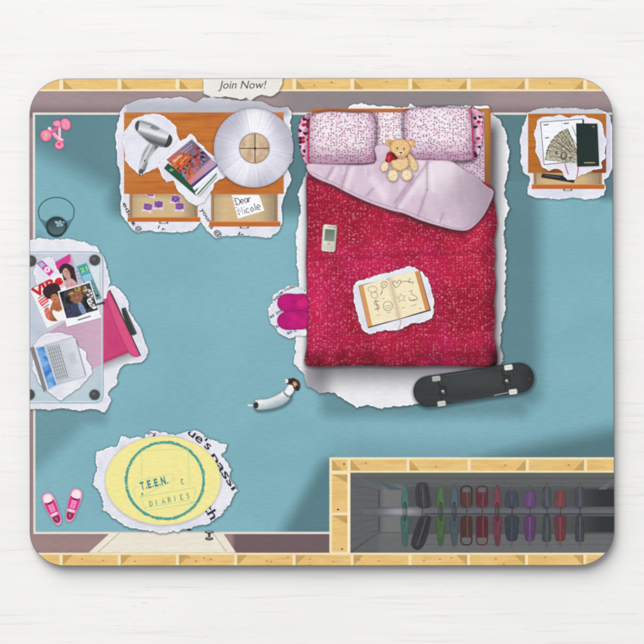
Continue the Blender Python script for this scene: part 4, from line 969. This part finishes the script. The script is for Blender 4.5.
mo.polys([ell(556.2, 152.8, 1.6, 1.5, 12), ell(570.6, 158, 1.6, 1.5, 12)], (112, 96, 82)).strokes([[(560, 135), (575, 150)], [(556, 141), (572, 152)], [(566, 129), (577, 146)], [(572, 126), (578.6, 142)]], .6, (120, 116, 98)).done()
def gbook(s): return s.mix(s.noise(14), (38, 54, 50), (30, 44, 42))
Part('dark_green_book', label='closed dark green book over the planner').poly([(576, 123.2), (597.4, 123.6), (599.2, 166), (577, 166.6)], gbook, halo=(1.6, .4, .3, .5)).strokes([[(576.4, 124), (577.4, 166)]], .8, (24, 34, 32)).strokes([[(592, 126.6), (594.6, 126.7)]], .7, (150, 156, 140))\
    .strokes([[(584, 162.8), (595, 162.7)]], 1.1, (160, 152, 104)).done()

# ---------------------------------------------------------------- glass desk and chair
gp = Part('torn_paper', label='torn white paper backing the glass desk and chair').poly([(20, 241), (32, 239.5), (40, 238), (55, 240), (68, 239), (85, 242.6), (97, 248), (104, 257), (107, 269), (110.4, 282.4), (108, 287), (115, 286.5), (121.6, 292), (127.6, 300), (129, 312), (134.6, 320), (141, 330),
    (143.6, 340), (149, 352), (146, 358), (140, 362.6), (127, 362.8), (119, 369), (116, 377), (116.6, 384), (111, 388), (107.6, 394), (111, 400), (108, 408), (104.6, 412.6), (98, 410.6), (91, 408.6), (80, 411), (65, 408), (50, 410), (20, 409)],
    lambda s: s.mix(s.line(84, 374, 134, 354, 7) * .8, paper(s), (168, 168, 172)), torn=.55, seed=91, halo=(2.4, .42, .3, .6)).done()
def seat_c(s):
    c = s.mix(s.noise(14, 1, 1, 2), (206, 72, 124), (192, 58, 110)); return s.mix(s.line(104, 363, 137, 349, 5) * .45, c, (150, 44, 84))
ch = Part('desk_chair', label='pink desk chair pushed under the glass desk').poly([(52, 330), (104, 299), (112, 296), (120, 320), (130, 340), (134, 347), (128, 353), (104, 363), (70, 375)], seat_c, halo=(2, .35, .4, 1)).done()
Part('chair_back', ch, 'padded pink chair back with a black rail').poly([(107.6, 292), (110.4, 291), (116, 301), (126, 324), (135, 344), (139.6, 355), (136, 357), (129.6, 354), (122, 340), (113, 318), (107, 300)], lambda s: s.mix(s.E, (170, 44, 92), (214, 82, 128)), 4, inset=1.4)\
    .strokes([[(109.6, 290), (120, 312), (130, 333), (140.6, 356)]], 1.3, (66, 60, 66), 3).poly([(121.4, 308.6), (125.4, 307.4), (137, 333.6), (133, 335.6), (130, 334), (122.4, 314)], (56, 58, 60), 0, halo=(1, .3)).strokes([[(124.6, 309), (135.6, 333.6)]], .6, (92, 94, 96)).done()
def glass_c(s):
    c = s.mix(s.noise(40, 1, 1, 2), (200, 207, 218), (188, 196, 210)); c = s.mix(s.Y.sm(372, 400) * .6, c, (176, 204, 208)); c = s.mix(s.X.sm(92, 104) * s.Y.sm(330, 390) * .5, c, (150, 194, 204))
    c = s.mix(s.line(36, 330, 56, 345, 12) * .3, c, (168, 178, 196))
    edge_l = s.Y + s.X * 0.62 - 362; pinkm = s.X.sm(43, 50) * edge_l.sm(-1, 1) * (s.Y + s.X * .42 - 408).sm(1, -1) * s.Y.sm(310, 314)
    c = s.mix(pinkm * .72, c, s.mix(s.X.sm(60, 104), (196, 140, 170), (206, 156, 180)))
    c = s.mix(s.box(92, 264, 98, 305, 3) * .6, c, (226, 236, 240))
    return s.mix(s.E, (140, 152, 162), c)
gd = Part('glass_desk', label='glass topped desk with round steel leg caps').poly([(20, 251.4)] + [(94, 251.4), (99.4, 252.6), (102.6, 256), (103.4, 261), (103.6, 396), (102.2, 400.6), (98.6, 403), (94, 403.4), (20, 403.4)], glass_c, inset=1.3)
gd.strokes([[(25, 253.4), (94, 253.2), (99, 254.6), (101.4, 258), (101.8, 300), (102, 395), (100, 400), (94, 401.6), (25, 401.6)]], .5, (232, 238, 242)).done()
desk = gd.parent and [o for o in bpy.data.objects if o.name.startswith('glass_desk')][0] if False else bpy.data.objects['glass_desk']
def cap(x, y, r, lab):
    Part('leg_cap', desk, lab).poly(ell(x, y, r, r, 24), lambda s: s.mix(s.noise(1.6), (62, 66, 68), (82, 84, 86)), inset=.9, halo=(1.6, .4)).poly(ell(x - 1, y - 1.2, r * .4, r * .3, 12), (96, 98, 100)).done()
cap(94.8, 260.2, 5.4, 'dark round leg cap at the top right of the glass'); cap(94.6, 394.8, 5.2, 'dark round leg cap at the bottom right of the glass'); cap(30.8, 261, 5.6, 'leg cap cut by the top left edge'); cap(29.4, 394.6, 5.4, 'leg cap cut by the bottom left edge')
# magazines and photo
def shot(c, k=.7):
    def f(s): return s.mul(s.c(c), s.noise(2.6, 1, 1, 3.0, off=c[0] * .1) * k * 2 + (1 - k))
    return f
HAIR = shot((56, 42, 46))
m1 = Part('magazine', label='pink magazine with a long haired woman, behind the others')
Q = quadmap([(53.4, 263), (70.2, 253.6), (84, 287), (66, 295)])
m1.poly([Q(0, 0), Q(1, 0), Q(1, 1), Q(0, 1)], lambda s: s.mix(s.along(55, 262, 80, 280), (196, 150, 180), (186, 172, 194)), halo=(1.2, .35)).poly([Q(0, 0), Q(1, 0), Q(.86, .2), Q(.1, .26)], (214, 60, 146))
m1.poly([Q(.12, .28), Q(.4, .16), Q(.74, .24), Q(.96, .5), Q(.98, .9), Q(.6, 1), Q(.5, .6), Q(.2, .6)], HAIR, 4).poly([Q(.28, .34), Q(.5, .3), Q(.6, .46), Q(.52, .62), Q(.36, .62), Q(.26, .48)], shot((196, 150, 138)), 4)
m1.poly([Q(.25, .66), Q(.5, .6), Q(.74, .8), Q(.7, 1), Q(.2, 1)], shot((206, 160, 160)), 3).strokes([[Q(1.0, .42), Q(.9, .46)], [Q(1.02, .52), Q(.92, .56)], [Q(1.0, .62), Q(.94, .65)]], .6, (120, 110, 150)).done()
m1b = Part('magazine', label='lilac magazine edge behind the teal one').poly([(71, 253.8), (75.6, 266), (84, 288), (79, 289.4)], (190, 184, 206)).strokes([[(75.4, 272), (79.6, 271)], [(76.6, 275.4), (80.8, 274.4)], [(77.8, 278.8), (82, 277.8)]], .7, (156, 140, 176)).done()
m2 = Part('magazine', label='teal magazine with green numbers at the right of the pile')
Q = quadmap([(76.4, 266.4), (86.4, 262.6), (101.6, 298), (92, 302)])
m2.poly([Q(0, 0), Q(1, 0), Q(1, 1), Q(0, 1)], lambda s: s.mix(s.along(80, 264, 97, 300).sm(.3, .7), (88, 164, 182), s.mix(s.noise(3), (58, 84, 72), (134, 178, 180))), halo=(1.2, .4)).poly([Q(.1, .3), Q(.9, .3), Q(.9, .46), Q(.2, .5)], (156, 206, 224)).poly([Q(.1, .04), Q(.92, .04), Q(.95, .2), Q(.1, .2)], (46, 160, 158))
a, b = Q(.18, .2), Q(.86, .2); m2.text("21", a[0], a[1], b[0], b[1], 4.4, (170, 220, 90), bold=.03)
m2.strokes([[Q(.2, .36), Q(.85, .36)], [Q(.24, .42), Q(.85, .42)]], .6, (90, 140, 190)).polys([ell(*Q(.5, .76), 1.6, 1.2, 10), ell(*Q(.72, .9), 1.8, 1.2, 10)], (40, 70, 50)).done()
# music player on its own scrap
Part('torn_paper', label='small torn scrap under the music player').poly([(33, 272), (36, 265), (42, 258.6), (48, 257.2), (53, 258), (55.4, 264), (56.4, 268), (61, 275), (62, 280), (52, 284), (40, 288), (36, 284), (35.4, 277)], paper, torn=.35, seed=101, halo=(1.2, .3), key='paper').done()
mp = Part('music_player', label='small pink music player with round control wheel').poly([(36.8, 263.8), (42, 260), (54, 271.6), (49.4, 276.4)], (206, 66, 152), halo=(1, .35)).poly([(38.4, 264), (41.6, 261.8), (45.2, 265.2), (42, 267.8)], (150, 190, 226)).poly(ell(47.3, 269.6, 3.0, 2.9, 18), (248, 226, 240)).poly(ell(47.3, 269.6, 1.1, 1.1, 12), (210, 80, 160)).done()
# red lettered magazine
m3 = Part('magazine', label='white magazine with big red title and a woman in a white top')
Q = quadmap([(29.8, 288.6), (61.8, 273.2), (73.6, 314.6), (47.2, 328.4)])
m3.poly([Q(0, 0), Q(1, 0), Q(1, 1), Q(0, 1)], (238, 236, 238), halo=(1.4, .4))
RED = (206, 34, 40)
a, b = Q(.03, .25), Q(.99, .21); m3.text("VIBe", a[0], a[1], b[0], b[1], 9.4, RED, bold=.05)
m3.strokes([[Q(.04, .015), Q(.5, .01)]], .7, (70, 60, 64)).poly([Q(.08, .34), Q(.36, .3), Q(.38, .46), Q(.12, .5)], (222, 90, 92)).strokes([[Q(.1, .29), Q(.3, .27)]], 1.0, (120, 110, 116)).strokes([[Q(.12, .38), Q(.34, .35)], [Q(.14, .44), Q(.34, .42)]], .7, (246, 226, 226)).strokes([[Q(.14, .54), Q(.36, .52)]], .8, (60, 50, 54))
m3.strokes([[Q(.84, .25), Q(1., .24)], [Q(.85, .3), Q(1., .285)]], .8, (216, 84, 84)).poly([Q(.14, .6), Q(.3, .58), Q(.24, .86), Q(.12, .8)], shot((216, 120, 104)), 3)
m3.poly([Q(.5, .5), Q(.74, .46), Q(.94, .62), Q(.98, .86), Q(.7, .9), Q(.44, .78), Q(.36, .9), Q(.2, .86), (Q(.3, .66))], shot((176, 104, 68)), 4).poly([Q(.3, .84), Q(.5, .9), Q(.42, .96), Q(.2, .88)], shot((164, 92, 60)), 3)
m3.poly([Q(.4, .68), Q(.56, .78), Q(.8, .74), Q(.9, .6), Q(.97, .68), Q(1, 1), Q(.5, 1), Q(.36, .8)], (240, 238, 234), 3)
m3.poly([Q(.48, .3), Q(.62, .34), Q(.7, .44), Q(.64, .56), Q(.52, .52), Q(.44, .42)], shot((190, 122, 88)), 4)
m3.poly([Q(.3, .2), Q(.44, .12), Q(.66, .12), Q(.82, .22), Q(.82, .38), Q(.72, .46), Q(.64, .37), Q(.52, .36), Q(.44, .42), Q(.34, .36)], HAIR, 4)
m3.polys([ell(*Q(.54, .395), .55, .4, 8), ell(*Q(.63, .42), .55, .4, 8)], (60, 34, 30)).strokes([[Q(.53, .475), Q(.6, .49)]], .6, (170, 60, 60)).done()
# framed photo
ph2 = Part('photo_print', label='square photo print with white border on top of the magazines')
Q = quadmap([(57.8, 291.6), (90.4, 281.2), (101.6, 317.6), (67, 326.8)])
ph2.poly([Q(0, 0), Q(1, 0), Q(1, 1), Q(0, 1)], (240, 240, 244), halo=(1.8, .45, .3, .5))
ph2.poly([Q(.03, .03), Q(.97, .03), Q(.97, .78), Q(.05, .78)], lambda s: s.mix(s.noise(7, 1, 1, 3).sm(.4, .66), (26, 24, 28), (66, 66, 78)))
ph2.poly([Q(.3, .1), Q(.66, .04), Q(.84, .12), Q(.66, .34), Q(.4, .44), Q(.3, .3)], lambda s: s.mix(s.noise(4, 1, 1, 3).sm(.35, .6), (206, 170, 108), (96, 66, 44)), 4).poly([Q(.36, .2), Q(.56, .14), Q(.66, .26), Q(.6, .42), Q(.44, .46), Q(.34, .34)], shot((150, 100, 78), .6), 4)
ph2.polys([ell(*Q(.44, .26), .6, .45, 8), ell(*Q(.55, .25), .6, .45, 8)], (60, 40, 36)).strokes([[Q(.46, .38), Q(.55, .375)]], .6, (160, 70, 70))
ph2.poly([Q(.12, .5), Q(.4, .46), Q(.56, .5), Q(.62, .78), Q(.1, .78)], shot((58, 66, 88)), 2).poly([Q(.46, .48), Q(.56, .46), Q(.64, .76), Q(.5, .76)], shot((126, 146, 180)), 2)
ph2.poly([Q(.76, .22), Q(.9, .18), Q(.96, .36), Q(.9, .56), Q(.97, .7), Q(.84, .72), Q(.74, .5), Q(.8, .38)], lambda s: s.mix(s.noise(2.6, 1, 1, 2).sm(.42, .6), (236, 234, 230), (84, 78, 76)), 3).polys([ell(*Q(.84, .3), .9, .7, 8), ell(*Q(.9, .48), 1.1, .9, 8), ell(*Q(.8, .36), .6, .6, 8)], (50, 40, 40))
ph2.strokes([[Q(.34, .9), Q(.72, .885)]], 1.2, (96, 96, 110)).done()
Part('pen', label='short dark pen beside the photo print').strokes([[(95.6, 304.6), (100, 303.6), (104.4, 302.4)]], 1.8, (70, 76, 80), 3).poly(ell(103.2, 302.8, 1.8, 1.4, 12), (58, 62, 66)).done()
# laptop
Part('torn_paper', label='torn paper under the laptop').poly([(34, 346), (37, 340), (42, 335.6), (52, 333), (62, 332.4), (72, 336), (76, 341), (80, 347), (86, 352), (86.6, 360), (91, 366), (92.4, 373), (86, 380), (79, 388), (70, 394), (61, 400.4), (53, 396), (48, 391), (40, 384), (33, 370)],
    paper, torn=.45, seed=111, halo=(1.8, .35, .2, .5), key='paper').done()
lap = Part('laptop', label='open silver laptop on the glass desk').poly([(30, 348), (34, 346.4), (47, 390), (43.6, 392)], (132, 128, 130), halo=(1, .3)).poly([(44.4, 345.4), (73.6, 337.4), (76, 339), (85.6, 374.4), (84, 376.6), (58.6, 384.4), (56.4, 383)], lambda s: s.mix(s.along(50, 364, 80, 356), (184, 188, 196), (214, 218, 226)), halo=(1.4, .4))
lap.strokes([[(48 + i * 2.1, 347.2 - i * .5), (57.6 + i * 2.1, 380.4 - i * .55)] for i in range(6)], 1.2, (138, 142, 148)).strokes([[(46.8 + j * .98, 349.4 + j * 3.4), (60 + j * .98, 345.6 + j * 3.4)] for j in range(10)], .55, (200, 204, 210))
lap.poly([(66.8, 353.4), (74, 351.4), (77, 362.6), (69.8, 364.6)], (196, 200, 210)).strokes([[(76, 340), (85.4, 375)]], .6, (120, 126, 134)).done()
lapo = bpy.data.objects['laptop']
Part('laptop_screen', lapo, 'blue lit screen').poly([(34, 347), (44.6, 345.6), (58, 385), (47.6, 391)], (206, 210, 216)).poly([(36.4, 347.6), (44, 346.6), (56.6, 384.6), (48.6, 389)], lambda s: s.mix(s.noise(9, 1, 1, 3).sm(.35, .65), (62, 122, 196), (126, 176, 226))).done()

# ---------------------------------------------------------------- lamps, world, camera
w = bpy.data.worlds.new("World"); sc.world = w; w.use_nodes = True
w.node_tree.nodes['Background'].inputs[0].default_value = (0.97, 0.98, 1.0, 1); w.node_tree.nodes['Background'].inputs[1].default_value = 0.44
def area_lamp(name, loc, size, power, colr=(1, 1, 1)):
    l = bpy.data.lights.new(name, 'AREA'); l.shape = 'SQUARE'; l.size = size; l.energy = power; l.color = colr
    o = bpy.data.objects.new(name, l); col.objects.link(o); o.location = loc
    o.rotation_euler = (-Vector(loc)).to_track_quat('-Z', 'Y').to_euler(); return o
area_lamp('key_softbox', (-1.7, 3.5, 3.5), 4.6, 362, (1, 0.995, 0.985))
cd = bpy.data.cameras.new('camera'); cam = bpy.data.objects.new('camera', cd); col.objects.link(cam)
H = 1.2
cam.location = (0.5 * S, 0.0, PADH + H); cd.sensor_width = 36; cd.sensor_fit = 'HORIZONTAL'
cd.lens = 36 * H / (644 * S); cd.clip_start = 0.01; cd.clip_end = 20
cam.rotation_euler = (0, 0, 0)
sc.camera = cam
sc.view_settings.view_transform = 'Standard'; sc.view_settings.look = 'None'; sc.view_settings.exposure = 0
sc.cycles.filter_width = 2.3
sc.render.resolution_x = sc.render.resolution_y = 1024
